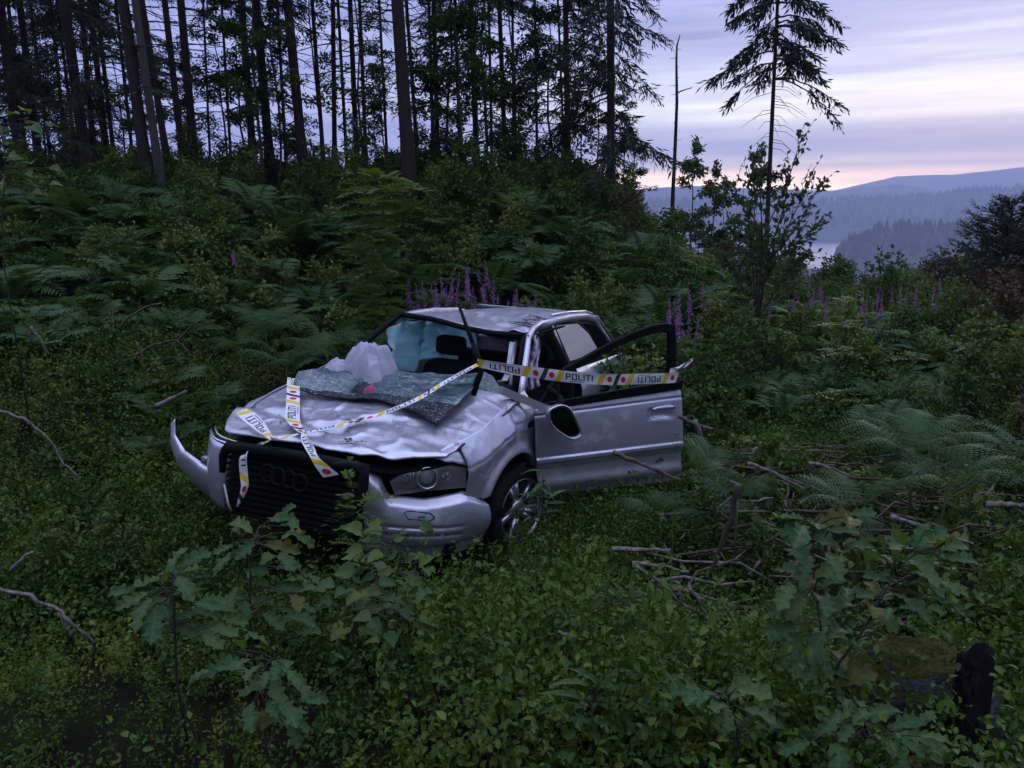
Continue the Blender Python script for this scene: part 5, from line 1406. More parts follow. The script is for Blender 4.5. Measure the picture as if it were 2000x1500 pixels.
# the pale frond lying across the foot of the open door, and ferns near it
def place_near(px, py, y, sc, label, n=6, dz=0, group=None):
    p = at(px, py, y); fern_near(p[0], y, sc, label, group, n, p[2] - float(H(p[0], y)) + dz)
place_near(1395, 935, 4.45, .62, 'pale fern spreading in front of the open door end', 7)
place_near(1440, 985, 4.2, .6, 'fern right of the door among fallen sticks', 6)
place_near(1780, 905, 4.6, .85, 'large fern in the clearing at the far right', 7)
place_near(1850, 960, 4.2, .75, 'fern over the dark brushwood at the right edge', 6)
place_near(1680, 1010, 3.9, .65, 'fern behind the right-hand oak sapling', 6)
place_near(1290, 1010, 4.3, .5, 'small fern under the open door sill', 6)
place_near(1820, 860, 5.0, .7, 'fern at the right edge behind the large fern', 6)
place_near(640, 690, 6.9, .85, 'fern left of the airbag behind the bonnet', 6)
place_near(560, 720, 6.6, .8, 'fern behind the right-hand edge of the bonnet', 6)
place_near(470, 690, 7.0, .9, 'fern beside the dark hollow left of the car', 6)
place_near(520, 650, 7.4, .9, 'fern above the dark hollow left of the car', 6)
place_near(1210, 800, 8.3, .8, 'fern seen through the open door window', 6)

# --- bushes
BU = [crown_broad('foliage', 1.0, .42, 900, .075, 71, M_bush, .1, .010, 6), crown_broad('foliage', .9, .40, 800, .065, 72, M_bush, .05, .010, 7), crown_broad('foliage', 1.2, .40, 900, .06, 73, M_bushy, .15, .010, 5),
      crown_broad('foliage', 1.3, .45, 1000, .07, 74, M_bush, .1, .012, 5), crown_broad('foliage', .8, .45, 900, .055, 75, M_bush, .05, .009, 8), crown_broad('foliage', 1.1, .5, 800, .06, 76, M_brush, .05, .010, 8)]
def bush(x, y, k, sc, label, group, z=0.0):
    t = empty('bush', (x, y, float(H(x, y)) - .05 + z), (0, 0, random.uniform(0, 6.28)), sc); tag(t, label, 'bush', group); st, lv = BU[k]; obj('stem', st, t); obj('foliage', lv, t)
zone(80, (-10, 3.2), (11.0, 17.0), lambda x, y, r: bush(x, y, int(r.choice([0, 1, 3, 4, 0, 3, 2])), r.uniform(.6, 1.15), 'leafy bush high on the slope ' + where(x, y), 'bushes on the slope'), None, 21)
zone(34, (-7.5, 1.5), (8.6, 11.2), lambda x, y, r: bush(x, y, int(r.choice([0, 1, 2, 4])), r.uniform(.55, .95), 'low leafy bush among the bracken ' + where(x, y), 'bushes among the bracken'), lambda x, y: not (-4.3 < x < -1.7 and y < 8.9) and not (y < 10.2 and -1.35 < x < .5), 22)
zone(40, (1.3, 6.5), (8.2, 13.5), lambda x, y, r: bush(x, y, int(r.choice([0, 1, 2, 3, 4])), r.uniform(.7, 1.05), 'middle-sized leafy bush ' + where(x, y), 'bushes behind the open door'), None, 23)
zone(34, (2.2, 5.8), (7.2, 10.5), lambda x, y, r: bush(x, y, int(r.choice([0, 1, 2, 3, 4])), r.uniform(.6, .95), 'leafy bush in the near right clearing ' + where(x, y), 'bushes in the near clearing'), None, 28)
zone(75, (4.5, 17), (11.5, 26), lambda x, y, r: bush(x, y, int(r.choice([0, 1, 2, 3, 4, 5])), r.uniform(.8, 1.5), 'dim far bush in the clearing ' + where(x, y), 'bushes in the clearing'), None, 24)
zone(22, (3.0, 9), (6.2, 11), lambda x, y, r: bush(x, y, int(r.choice([1, 4, 4, 5])), r.uniform(.4, .75), 'low bush among the brushwood ' + where(x, y), 'low bushes right of the car'), None, 25)
zone(26, (-6.5, -1.7), (3.2, 7.0), lambda x, y, r: bush(x, y, int(r.choice([4, 1, 4, 2])), r.uniform(.32, .55), 'small leafy shrub in the bilberry ' + where(x, y), 'small shrubs in the bilberry'), lambda x, y: x < -1.6 - (y > 4.6) * .5, 26)
zone(24, (1.6, 4.5), (3.0, 6.0), lambda x, y, r: bush(x, y, int(r.choice([4, 1, 4, 0])), r.uniform(.28, .5), 'small leafy shrub among the sticks ' + where(x, y), 'small shrubs among the sticks'), None, 27)
for (px, py, y, k, sc, lab) in [(1165, 735, 8.6, 0, .8, 'bush pressing against the rear of the car, seen through the door window'), (1250, 740, 8.3, 2, .62, 'yellow-green bush seen through the open door window'), (1345, 760, 7.9, 1, .8, 'bush just right of the open door frame'), (1380, 830, 7.2, 0, .7, 'bush to the right of the open door'), (1150, 640, 9.4, 3, .75, 'bush overhanging the car roof at the rear'),
   (1215, 420, 13.5, 5, 1.0, 'rusty brown shrub below the drooping spruce'), (1160, 410, 14, 5, .8, 'rusty brown shrub left of the drooping spruce'), (1960, 480, 13, 5, 1.35, 'reddish shrub at the right edge of the picture'), (1900, 545, 11, 5, 1.1, 'dark reddish shrub in front of the right edge pine'), (1990, 560, 10, 5, 1.2, 'dark reddish shrub cut by the right edge'),
   (1050, 1100, 3.9, 4, .38, 'low yellowish bush in front of the front wheel'), (900, 1095, 3.75, 4, .26, 'small dark bush under the bumper corner'), (1420, 1170, 3.3, 4, .42, 'rounded bilberry-like bush left of the right oak sapling'), (340, 500, 10.2, 2, .9, 'yellowish small-leaved bush on the left slope'), (190, 560, 9.2, 2, .8, 'yellowish bush at the left, above the ferns'), (1010, 372, 13.6, 0, .9, 'bush on the bare crest below the middle of the conifer row'), (570, 400, 12.6, 1, .9, 'bush left of two on the bare brown crest patch'), (612, 405, 12.8, 3, .8, 'bush right of two on the bare brown crest patch'), (590, 425, 11.9, 0, .9, 'bush just below the bare brown crest patch'), (250, 520, 9.9, 2, .8, 'yellowish spreading bush between two others on the left slope')]:
    p = at(px, py, y); bush(p[0], y, k, sc, lab, None)
for (lx, ly, k, sc, lab) in [(-.62, 1.02, 0, 1.02, 'bush growing up beside the rear side of the car'), (-1.02, 1.05, 2, .92, 'pale green bush beside the rear wheel of the car'), (-1.45, 1.02, 1, 1.25, 'bush hiding the rear corner of the car'), (-.30, 1.05, 1, .95, 'low bush behind the open door beside the car'), (-1.05, 1.6, 0, .9, 'bush between the open door and the rear of the car'), (-1.9, 1.6, 3, .85, 'tall bush off the rear corner of the car')]:
    w_ = w2((lx, ly, 0)); bush(w_[0], w_[1], k, sc, lab, None)
# --- pinnate saplings (rowan)
def pinnate(lf, p, d, up, L_, n, leaf, r):
    d = d / np.linalg.norm(d); sd_ = np.cross(d, up); sd_ /= np.linalg.norm(sd_); up = np.cross(sd_, d)
    for i in range(n):
        t = .25 + .75 * i / n; c = p + d * L_ * t - np.array([0, 0, .35 * L_ * t * t])
        for s in (-1, 1): lf.leaf(c, sd_ * s + d * .45 + rv(r, .12), up + rv(r, .2), leaf * (1 - .35 * abs(t - .6)), leaf * .33, .12)
    e = p + d * L_ - np.array([0, 0, .35 * L_]); lf.leaf(e, d - np.array([0, 0, .3]), up, leaf, leaf * .33, .12)
    lf.tri(p - sd_ * .003, p + sd_ * .003, e)
def rowan(name, base, h, whorls, leafL, leaflet, seed, label, mat, group=None, lean=(0, 0), rows=6, r_st=.006):
    r = np.random.default_rng(seed); lf = LF(); tw = MB()
    sp_ = lambda t: np.array([lean[0] * t ** 1.5 + .02 * h * math.sin(t * 7), lean[1] * t ** 1.5, h * t])
    tw.tube([sp_(t) for t in np.linspace(-.06, 1, 9)], [r_st * (1 - .75 * t) for t in np.linspace(0, 1, 9)], 5)
    for (t, k, s) in whorls:
        a0 = r.uniform(0, 6.28)
        for i in range(k):
            a = a0 + 2 * PI * i / k + r.uniform(-.4, .4); d = np.array([math.cos(a), math.sin(a), r.uniform(.15, .6)]); pinnate(lf, sp_(t), d, np.array([0, 0, 1.0]) + rv(r, .3), leafL * s * r.uniform(.8, 1.15), rows, leaflet * s, r)
    gz = float(H(base[0], base[1])) - base[2]
    if gz < -.06: tw.tube([(.02, .03, gz - .03), (.01, .01, gz * .5), (0, 0, 0)], [r_st * 1.4, r_st * 1.2, r_st], 5)
    o = empty(name, base); tag(o, label, 'sapling', group); tw.build('stem', M_stem, o); obj('foliage', lf.me('foliage', mat), o)
p = at(697, 1065, 3.62); b0_ = np.array([p[0], 3.62, p[2]]); 
rowan('rowan_sapling', (p[0], 3.62, p[2] - .12), .78, [(.98, 3, .30), (.84, 4, .45), (.72, 3, .4), (.58, 2, .8), (.46, 3, .9), (.38, 4, 1.0), (.26, 3, .9), (.15, 4, .8)], .19, .05, 3, 'thin rowan sapling standing in front of the grille', M_bush, rows=7, r_st=.004)
p = at(750, 590, 9.0); rowan('rowan_sapling', (p[0], 9.0, float(H(p[0], 9.0))), 2.2, [(t, 6, .9 + .25 * math.sin(t * 9)) for t in np.linspace(.25, 1, 14)], .46, .15, 4, 'tall bright yellow-green rowan sapling behind the airbag', M_bushy, rows=7, r_st=.018)
p = at(735, 560, 9.6); rowan('rowan_sapling', (p[0] - .1, 9.6, float(H(p[0], 9.6))), 1.5, [(t, 6, .9) for t in np.linspace(.25, 1, 11)], .40, .11, 5, 'second rowan sapling beside the tall bright one', M_bushy, rows=7, r_st=.014)
p = at(1630, 890, 6.2); rowan('rowan_sapling', (p[0], 6.2, float(H(p[0], 6.2))), 1.55, [(.98, 5, .8), (.86, 5, .9), (.72, 4, .8), (.50, 5, .9), (.45, 4, 1.0), (.25, 2, .8)], .22, .075, 6, 'slender rowan sapling alone in the clearing right of the car', M_bushy, lean=(-.03, 0), rows=5, r_st=.009)
p = at(1800, 850, 6.4); rowan('rowan_sapling', (p[0] + .1, 6.4, float(H(p[0], 6.4))), 1.25, [(.95, 5, .8), (.8, 5, .9), (.62, 4, .8)], .22, .07, 7, 'leaning rowan sapling near the right edge of the clearing', M_bush, lean=(-.35, 0), rows=5, r_st=.009)
p = at(1520, 620, 9.5); rowan('rowan_sapling', (at(1410, 640, 9.2)[0], 9.2, float(H(at(1410, 640, 9.2)[0], 9.2))), 1.1, [(t, 6, .9) for t in np.linspace(.3, 1, 9)], .35, .10, 8, 'rowan sapling above the fireweed right of the door frame', M_bushy, rows=6, r_st=.012)
# --- willow shrub against the sky
def willow():
    y = 9.5; r = np.random.default_rng(41); b = base_of(1480, 640, y); lf = LF(); tw = MB(); P_ = lambda px, py, dy=0: at(px, py, y + dy) - b
    stems = [[(1478, 640), (1490, 560), (1510, 500), (1560, 440), (1590, 380), (1612, 350)], [(1478, 640), (1484, 540), (1500, 440), (1540, 350), (1568, 262)], [(1476, 640), (1478, 540), (1470, 460), (1450, 400), (1430, 360)], [(1480, 640), (1492, 560), (1520, 480), (1560, 400), (1590, 330)], [(1478, 640), (1484, 560), (1490, 470), (1485, 380), (1495, 300)], [(1476, 620), (1500, 520), (1560, 470), (1600, 440)], [(1476, 620), (1465, 540), (1440, 480), (1425, 440)], [(1478, 630), (1500, 500), (1530, 410), (1545, 330)], [(1478, 630), (1470, 520), (1462, 440), (1470, 380), (1462, 330)], [(1478, 630), (1530, 540), (1575, 500)], [(1478, 630), (1440, 540), (1415, 500)]]
    for si, s in enumerate(stems):
        dy = r.uniform(-.5, .5); pts = [P_(px, py, dy * i / (len(s) - 1)) for i, (px, py) in enumerate(s)]
        tw.tube(pts, [.011 * (1 - .8 * i / (len(s) - 1)) + .002 for i in range(len(s))], 5, cap=False)
        for _ in range(58 if si else 66):
            f = (r.uniform(.22, 1)) * (len(s) - 1); j = min(int(f), len(s) - 2); q = pts[j] * (1 - (f - j)) + pts[j + 1] * (f - j) + rv(r, .05)
            d = (pts[j + 1] - pts[j]); d = d / np.linalg.norm(d) * .8 + rv(r, .8); L_ = r.uniform(.06, .115); lf.leaf(q, d, rv(r) + [0, -.5, .3], L_, L_ * .55, .12)
            if r.random() < .5:
                e = q + d * .18; tw.tube([q, e], [.004, .002], 3, cap=False)
                for k in range(3): L_ = r.uniform(.05, .10); lf.leaf(q + d * (.06 + .05 * k), d * .4 + rv(r, .8), rv(r) + [0, -.5, .3], L_, L_ * .55, .12)
    o = empty('willow_shrub', b); tag(o, 'tall willow shrub with upright leafy shoots in front of the lone spruce', 'shrub'); tw.build('stem', M_twig, o); obj('foliage', lf.me('foliage', M_sky), o)
willow()
# --- pine bush at the right edge
def pinebush():
    y = 14.0; b = base_of(1960, 520, y); st, nd = crown_conifer('crown', .3, 2.05, 110, lambda t: 1.1 - .75 * t, -.45, 40, 55, dead=0, hang=.2)
    for (dx, sc, lab) in ((0, 1.12, 'dark young pine at the right edge against the lake hills'), (.75, 1.0, 'second dark pine cut off by the right edge')):
        t = empty('young_pine', b + np.array([dx, dx * .6, 0]), (0, 0, dx), sc); tag(t, lab, 'tree'); MB().tube([(0, 0, -.1), (.05, 0, 1), (0, 0, 2.1)], [.05, .04, .01], 6).build('trunk', M_bark, t); c = obj('crown', nd, t); obj('boughs', st, c)
pinebush()
# --- fireweed
def fireweed_meshes(seed, h):
    r = np.random.default_rng(seed); lf = LF(); fl = LF(); 
    sp_ = lambda t: np.array([.04 * h * math.sin(2 * t + seed), .03 * h * math.cos(3 * t + seed), h * t])
    for i in range(8): lf.tri(sp_(i / 8) - [.004, 0, 0], sp_(i / 8) + [.004, 0, 0], sp_((i + 1) / 8)); lf.tri(sp_(i / 8) - [0, .004, 0], sp_(i / 8) + [0, .004, 0], sp_((i + 1) / 8))
    for i in range(44):
        t = r.uniform(.15, .70); a = r.uniform(0, 6.28); L_ = r.uniform(.07, .12); lf.leaf(sp_(t), np.array([math.cos(a), math.sin(a), r.uniform(-.1, .6)]), np.array([0, 0, 1.0]), L_, L_ * .18, .1)
    for i in range(64):
        t = .74 + .26 * r.random() ** 1.2; a = r.uniform(0, 6.28); L_ = .030 * (1.25 - (t - .70) * 2.6); c = sp_(t) + np.array([math.cos(a), math.sin(a), 0]) * .022 * (1.2 - (t - .7) * 3) ; fl.leaf(c, rv(r) + [0, 0, .2], rv(r), L_, L_ * .8, .2)
    return lf.me('stem', M_bush), fl.me('flower_spike', M_fw)
FWM = [fireweed_meshes(s, 1.0) for s in range(4)]
def fireweed(px, py, y, h, label, group):
    p = at(px, py, y); z = float(H(p[0], y)); hh = max(.4, p[2] - z)
    t = empty('fireweed', (p[0], y, z), (random.uniform(-.1, .1), random.uniform(-.1, .1), random.uniform(0, 6.28)), (1, 1, hh)); s = random.uniform(.6, .95); s *= .75 if group == gC else 1; t.scale = (s, s, hh); tag(t, label, 'flower', group); a, b_ = random.choice(FWM); obj('stem', a, t); obj('flower_spike', b_, t)
gA, gB, gC = 'fireweed behind the car roof', 'fireweed beside the open door', 'fireweed in the clearing'
for (px, py) in [(812, 540), (820, 552), (868, 525), (880, 518), (888, 535), (870, 545), (902, 560), (920, 525), (925, 545), (962, 505), (955, 522), (850, 570), (835, 560), (905, 580), (935, 575), (983, 572), (987, 585), (1006, 565), (1010, 578), (1028, 585), (1038, 570), (878, 560), (862, 585), (948, 560), (1020, 592), (895, 590)]:
    fireweed(px, py + random.uniform(-4, 4), random.uniform(8.7, 9.6), 1, 'purple fireweed in the clump behind the car roof', gA)
for (px, py) in [(1322, 572), (1330, 590), (1345, 580), (1318, 605), (1340, 605), (1372, 618), (1325, 598), (1400, 655), (1425, 680), (1502, 682), (1336, 570), (1365, 545), (1385, 545)]:
    fireweed(px, py, random.uniform(8.0, 9.5), 1, 'purple fireweed right of the open door frame', gB)
for _ in range(26): 
    px = random.uniform(800, 1045); fireweed(px, 505 + abs(px - 915) * .33 + random.uniform(5, 75), random.uniform(8.8, 9.8), 1, 'purple fireweed in the clump behind the car roof', gA)
for _ in range(26): fireweed(random.uniform(1480, 1900), random.uniform(540, 600), random.uniform(8.5, 13), 1, 'pale purple fireweed in the clearing towards the lake', gC)
for (px, py) in [(1505, 560), (1560, 570), (1545, 585), (1520, 590), (1625, 540), (1690, 570), (1700, 565), (1712, 555), (1720, 560), (1760, 555), (1665, 570), (1620, 585), (1640, 590), (1820, 550), (1530, 575), (1580, 580), (1735, 575), (1790, 560), (1840, 570), (1870, 560)]:
    fireweed(px, py, random.uniform(9.5, 12.5), 1, 'pale purple fireweed in the clearing towards the lake', gC)
for (px, py, lab) in [(450, 485, 'left one of two fireweed spikes on the left slope'), (462, 487, 'right one of two fireweed spikes on the left slope'), (513, 522, 'single bright fireweed on the left slope'), (525, 558, 'small dim fireweed just below the bright one'), (686, 535, 'lone fireweed left of the tall rowan sapling')]:
    fireweed(px, py, 9.8, 1, lab, None)
# ------------------------------------------------------------------ police tape
M_tape = material('tape_white', (.74, .74, .76), .35, 0, .5)
M_tyel = material('tape_yellow', (.72, .52, .03), .4, 0, .4)
M_tblk = material('tape_black', (.02, .02, .03), .4, 0, .4)
M_tgry = material('tape_dark_band', (.045, .040, .055), .4, 0, .4)
M_tred = material('tape_red', (.62, .03, .04), .4, 0, .4)
class Ribbon:
    def __init__(s, pts, wid, n=90):
        P0 = np.array(pts, float); W0 = np.array(wid, float); k = len(P0)
        tt = np.linspace(0, k - 1, n)
        def cat(A):
            out = []
            for t in tt:
                i = min(int(t), k - 2); f = t - i; p0, p1, p2, p3 = A[max(i - 1, 0)], A[i], A[i + 1], A[min(i + 2, k - 1)]
                out.append(.5 * ((2 * p1) + (-p0 + p2) * f + (2 * p0 - 5 * p1 + 4 * p2 - p3) * f * f + (-p0 + 3 * p1 - 3 * p2 + p3) * f ** 3))
            return np.array(out)
        s.P = cat(P0); s.W = cat(W0); d = np.linalg.norm(np.diff(s.P, axis=0), axis=1); s.S = np.concatenate([[0], np.cumsum(d)]); s.len = s.S[-1]
        T_ = np.gradient(s.P, axis=0); N_ = np.cross(T_, s.W); s.N = N_ / (np.linalg.norm(N_, axis=1)[:, None] + 1e-9)
    def at(s, x, t, off=0.0):
        f = lambda A: np.array([np.interp(x, s.S, A[:, i]) for i in range(3)])
        n_ = f(s.N); curl = .004 * math.sin(x * 9) * (2 * t) ** 2
        return f(s.P) + f(s.W) * t + n_ * (off + curl)
GL = {'P': (.62, [(0, 0, .17, 1), (.17, .84, .62, 1), (.17, .40, .62, .56), (.45, .56, .62, .84)]), 'O': (.70, [(0, 0, .17, 1), (.53, 0, .70, 1), (.17, 0, .53, .16), (.17, .84, .53, 1)]), 'L': (.52, [(0, 0, .17, 1), (.17, 0, .52, .16)]), 'I': (.17, [(0, 0, .17, 1)]), 'T': (.62, [(0, .84, .62, 1), (.225, 0, .395, .84)])}
def tape(name, label, strips, parent_loc):
    o = empty(name, parent_loc); tag(o, label, 'police tape'); pl = np.array(parent_loc)
    for (rb, phase, flip0) in strips:
        b = MB(); n = len(rb.S); m = 6
        V = [rb.at(s_, t) - pl for s_ in rb.S for t in np.linspace(-.5, .5, m + 1)]
        b.add(V, [(i * (m + 1) + j, i * (m + 1) + j + 1, (i + 1) * (m + 1) + j + 1, (i + 1) * (m + 1) + j) for i in range(n - 1) for j in range(m)])
        band = b.build('band', M_tape, o)
        def patch(mb, f, s0, s1, t0, t1, slant=0.0, k=5):
            # a printed shape, both sides of the film
            s0c, s1c = s0, s1
            for off in (.0009, -.0009):
                V = []
                for i in range(k + 1):
                    for j in range(4):
                        t = t0 + (t1 - t0) * j / 3; x = s0c + (s1c - s0c) * i / k + slant * t * .075
                        V.append(rb.at(min(max(x, 0), rb.len), t, off) - pl)
                mb.add(V, [(i * 4 + j, i * 4 + j + 1, (i + 1) * 4 + j + 1, (i + 1) * 4 + j) for i in range(k) for j in range(3)])
        PER = .555; kk = -1
        letters = MB()
        while True:
            kk += 1
            x0 = (kk - 1) * PER + phase
            if x0 > rb.len: break
            if x0 + PER < 0: continue
            def inside(a, b_): return b_ > 0 and a < rb.len
            for (a, c) in ((0, .075), (.43, .505)):
                if inside(x0 + a * PER, x0 + c * PER): mb = MB(); patch(mb, 0, x0 + a * PER, x0 + c * PER, -.5, .5, .5); mb.build('yellow_stripe', M_tyel, band)
            if inside(x0 + .235 * PER, x0 + .295 * PER): mb = MB(); patch(mb, 0, x0 + .235 * PER, x0 + .295 * PER, -.5, .5, .5); mb.build('dark_stripe', M_tgry, band)
            for c in (.155, .36):
                xc = x0 + c * PER
                if inside(xc - .02, xc + .02):
                    mb = MB()
                    for off in (.0009, -.0009):
                        V = [rb.at(min(max(xc + .020 * math.cos(w_), 0), rb.len), .27 * math.sin(w_), off) - pl for w_ in np.linspace(0, 2 * PI, 17)[:-1]] ; mb.add(V, [tuple(range(16))])
                        V = [rb.at(min(max(xc + .010 * math.cos(w_), 0), rb.len), .10 * math.sin(w_), off * 1.8) - pl for w_ in np.linspace(0, 2 * PI, 9)[:-1]]
                    mb.build('red_emblem', M_tred, band, False)
            up = ((kk + flip0) % 2 == 0)
            w_tot = sum(GL[c][0] for c in 'POLITI') + .16 * 5; sc = .37 * PER / w_tot; hgt = .56
            cx = 0
            for c in 'POLITI':
                for (a, b0, c1, d) in GL[c][1]:
                    xa, xb = (cx + a) * sc, (cx + c1) * sc; ta, tb = -.24 + b0 * hgt, -.24 + d * hgt
                    if up: s0, s1, t0, t1 = x0 + .545 * PER + xa, x0 + .545 * PER + xb, ta, tb
                    else: s0, s1, t0, t1 = x0 + .955 * PER - xb, x0 + .955 * PER - xa, -tb, -ta
                    if s0 > 0 and s1 < rb.len: patch(letters, 0, s0, s1, t0, t1, 0, 3)
                cx += GL[c][0] + .16
            sgn = -1 if up else 1
            for i in range(9):
                a = x0 + (.60 + .022 * i) * PER
                if a > 0 and a + .009 < rb.len: patch(letters, 0, a, a + .0095, sgn * .40, sgn * .34, 0, 1)
        if letters.V: tag(letters.build('lettering', M_tblk, band, False), kind='stuff')
hn_ = np.array([.2, 0, 1.0]); hn_ /= np.linalg.norm(hn_)
def HP_(px, py, off=.02): return U(px, py, [.2, 0, 1], 1.187 + off)
def XP(px, py, x): return U(px, py, [1, 0, 0], x)
a = XP(933, 709, 1.21); z_ = DP(1.15, 1.02, .06)
mid = [a + (z_ - a) * t - np.array([-.06, -.03, .040]) * math.sin(PI * t) for t in np.linspace(0, 1, 7)]

t1 = Ribbon([w2(p_) for p_ in mid], [_R @ np.array([.02, .0, w_]) for w_ in (.055, .072, .078, .078, .078, .078, .075)], 120)
e0 = DP(1.13, 1.03, .035)
tl = Ribbon([w2(e0 + np.array([0, 0, -.03])), w2(DP(1.12, 1.08, .04)), w2(DP(1.19, 1.11, .06)), w2(DP(1.27, 1.15, .05))], [_R @ (DA * .07), _R @ (DA * .07), _R @ (DA * .03 + np.array([0, 0, .05])), _R @ np.array([0, 0, .025])], 40)
tape('police_tape', 'white police tape stretched from the wiper to the open door frame', [(t1, .31, 1), (tl, .02, 0)], w2(mid[3]))
A2 = [XP(933, 712, 1.22), U(870, 747, [0, 0, 1], 1.02), U(800, 786, [0, 0, 1], .965), HP_(735, 812, .035), HP_(660, 830, .03), HP_(592, 845, .035), HP_(560, 853, .03), HP_(525, 858, .04)]
W2 = [tuple(k * np.array([.73, .66, -.15])) for k in (.05, .052, .055, .05, .042, .022, .03, .026)]
t2 = Ribbon([w2(p_) for p_ in A2], [_R @ np.array(w_) for w_ in W2], 110)
A3 = [HP_(574, 738, .035), HP_(573, 752, .030), HP_(572, 790, .028), HP_(571, 815, .03), HP_(578, 832, .035), HP_(590, 845, .045)]
t3 = Ribbon([w2(p_) for p_ in A3], [_R @ np.array([-.03, w_, 0]) for w_ in (.078, .080, .080, .085, .06, .02)], 60)
A4 = [HP_(591, 843, .045), HP_(596, 858, .035), XP(605, 874, 2.24), XP(614, 892, 2.30), XP(630, 912, 2.31), XP(646, 930, 2.30)]
t4 = Ribbon([w2(p_) for p_ in A4], [_R @ np.array([0, w_, h_]) for w_, h_ in ((.015, .0), (.05, .015), (.06, .02), (.055, .01), (.085, .02), (.10, .035))], 60)
A5 = [HP_(470, 803, .075), HP_(484, 812, .07), HP_(502, 828, .05), HP_(520, 846, .04), HP_(532, 857, .045)]
t5 = Ribbon([w2(p_) for p_ in A5], [_R @ np.array(w_) for w_ in ((-.05, .035, .03), (-.06, .045, .03), (-.05, .045, .03), (-.03, .025, .02), (-.01, .01, .01))], 50)
A6 = [HP_(532, 857, .045), XP(508, 868, 2.21), XP(487, 880, 2.27), XP(475, 893, 2.31), XP(476, 925, 2.31), XP(478, 950, 2.315), XP(470, 975, 2.32), XP(464, 990, 2.32)]
t6 = Ribbon([w2(p_) for p_ in A6], [_R @ np.array(w_) for w_ in ((.0, .02, .02), (.0, .03, .03), (-.01, .025, .035), (-.025, .03, .012), (-.028, .032, .0), (-.026, .030, 0), (-.018, .02, 0), (-.006, .006, 0))], 60)
tape('police_tape', 'white police tape knotted across the crumpled bonnet with hanging ends', [(t2, .30, 0), (t3, .16, 0), (t4, .29, 1), (t5, .33, 1), (t6, .4, 0)], w2(HP_(592, 845, .03)))

# ------------------------------------------------------------------ oak saplings: every leaf a part
def leaf_mesh(kind, seed):
    r = np.random.default_rng(seed); n = 20; V = []; Fc = []; ph = r.uniform(0, 6)
    for i in range(n + 1):
        t = i / n; fw = 0
        if kind == 'oak':
            lobe = abs(math.sin(PI * (t * 4.0 + .12))) ** .7
            w_ = (.08 + .20 * t ** .7) * math.sin(PI * min(1, .10 + .88 * t)) ** .45 * (.40 + .66 * lobe) * (1 if t < .93 else .8); fw = .07 * lobe * (t < .9)
        elif kind == 'lance': w_ = .085 * math.sin(PI * min(1, t ** .8)) ** .9 + .002
        else: w_ = .42 * math.sin(PI * min(1, t ** .6 * .98 + .01)) ** .9 * (1 + .05 * math.cos(2 * PI * t * 7))
        if t == 0: w_ = .006
        if t == 1: w_ = .02
        droop = -.35 * t * t + .14 * t; cup = .45 * w_ + (.05 if kind == 'oak' else .015) * math.sin(t * 17 + ph) * (w_ / .2)
        rib = .018 * math.sin(t * 26 + ph)
        V += [(t + fw, w_, droop + cup), (t + fw * .4, w_ * .5, droop + cup * .55 + rib), (t, 0, droop), (t + fw * .4, -w_ * .5, droop + (.45 * w_ - .05 * math.sin(t * 15 + ph)) * .55 - rib), (t + fw, -w_, droop + .45 * w_ - (.05 if kind == 'oak' else .01) * math.sin(t * 15 + ph) * (w_ / .2))]
    for i in range(n):
        for j in range(4): Fc.append((5 * i + j, 5 * i + j + 1, 5 * i + 6 + j, 5 * i + 5 + j))
    return V, Fc
M_oaky = leaf_mat('yellowing_oak_leaves', [(.075, .085, .012), (.11, .105, .014)], .5, .35, .3)
LM = {k: [mesh('leaf', *leaf_mesh(k, s), M_oak) for s in (1, 2, 3)] for k in ('oak', 'lance', 'round')}
LMY = [mesh('leaf', *leaf_mesh('oak', s), M_oaky) for s in (4, 5)]
M_roundy = [mesh('leaf', *leaf_mesh('round', s), M_bushy) for s in (6, 7)]
LML = [mesh('leaf', *leaf_mesh('lance', s), M_fern) for s in (8, 9)]
def leafy(name, label, stem_px, y, leaves, size, kind='oak', group=None, st_r=.006, cat='sapling'):
    """leaves: (px, py, dy, scale, yellow) where each blade stands; its stalk runs to the nearest point of the stem"""
    sp_ = [at(px, py, y + dy) for (px, py, dy) in stem_px]; gz = float(H(sp_[0][0], sp_[0][1])) - .04
    if sp_[0][2] > gz + .05: sp_ = [np.array([sp_[0][0] + .015, sp_[0][1] + .02, gz])] + sp_
    b = sp_[0].copy(); o = empty(name, b); tag(o, label, cat, group)
    tw = MB(); tw.tube([p_ - b for p_ in sp_], [st_r * (1 - .7 * i / len(sp_)) for i in range(len(sp_))], 6)
    dense = [sp_[i] * (1 - t) + sp_[i + 1] * t for i in range(len(sp_) - 1) for t in np.linspace(0, 1, 8)]
    objs = []
    for (px, py, dy, sc, yel) in leaves:
        q = at(px, py, y + dy); ds = [np.linalg.norm(d - q) + .6 * max(0, d[2] - q[2]) for d in dense]; s0 = dense[int(np.argmin(ds))]
        d = q - s0; dist = np.linalg.norm(d); d = d / (dist + 1e-6); d = d * .8 + np.array([random.uniform(-.4, .4), random.uniform(-.35, .2), random.uniform(-.25, .15)]); d /= np.linalg.norm(d)
        L_ = size * sc; st = q - d * L_ * .5
        if dist > .02: tw.tube([s0 - b, (s0 + st) / 2 - b + np.array([0, 0, .01]), st - b], [.0028, .0022, .0016], 4, cap=False)
        src = random.choice(LMY if yel and kind == 'oak' else M_roundy if yel else LM[kind])
        lf_ = obj('leaf', src, o)
        up = Vector((random.uniform(-.45, .45), random.uniform(-.75, .05), 1)).normalized(); X = Vector(d); Y = up.cross(X).normalized(); Z = X.cross(Y)
        M = Matrix((X, Y, Z)).transposed(); lf_.rotation_euler = M.to_euler(); lf_.scale = (L_,) * 3; lf_.location = tuple(st - b)
    tw.build('stem', M_twig, o); return o
R3 = random.Random(5)
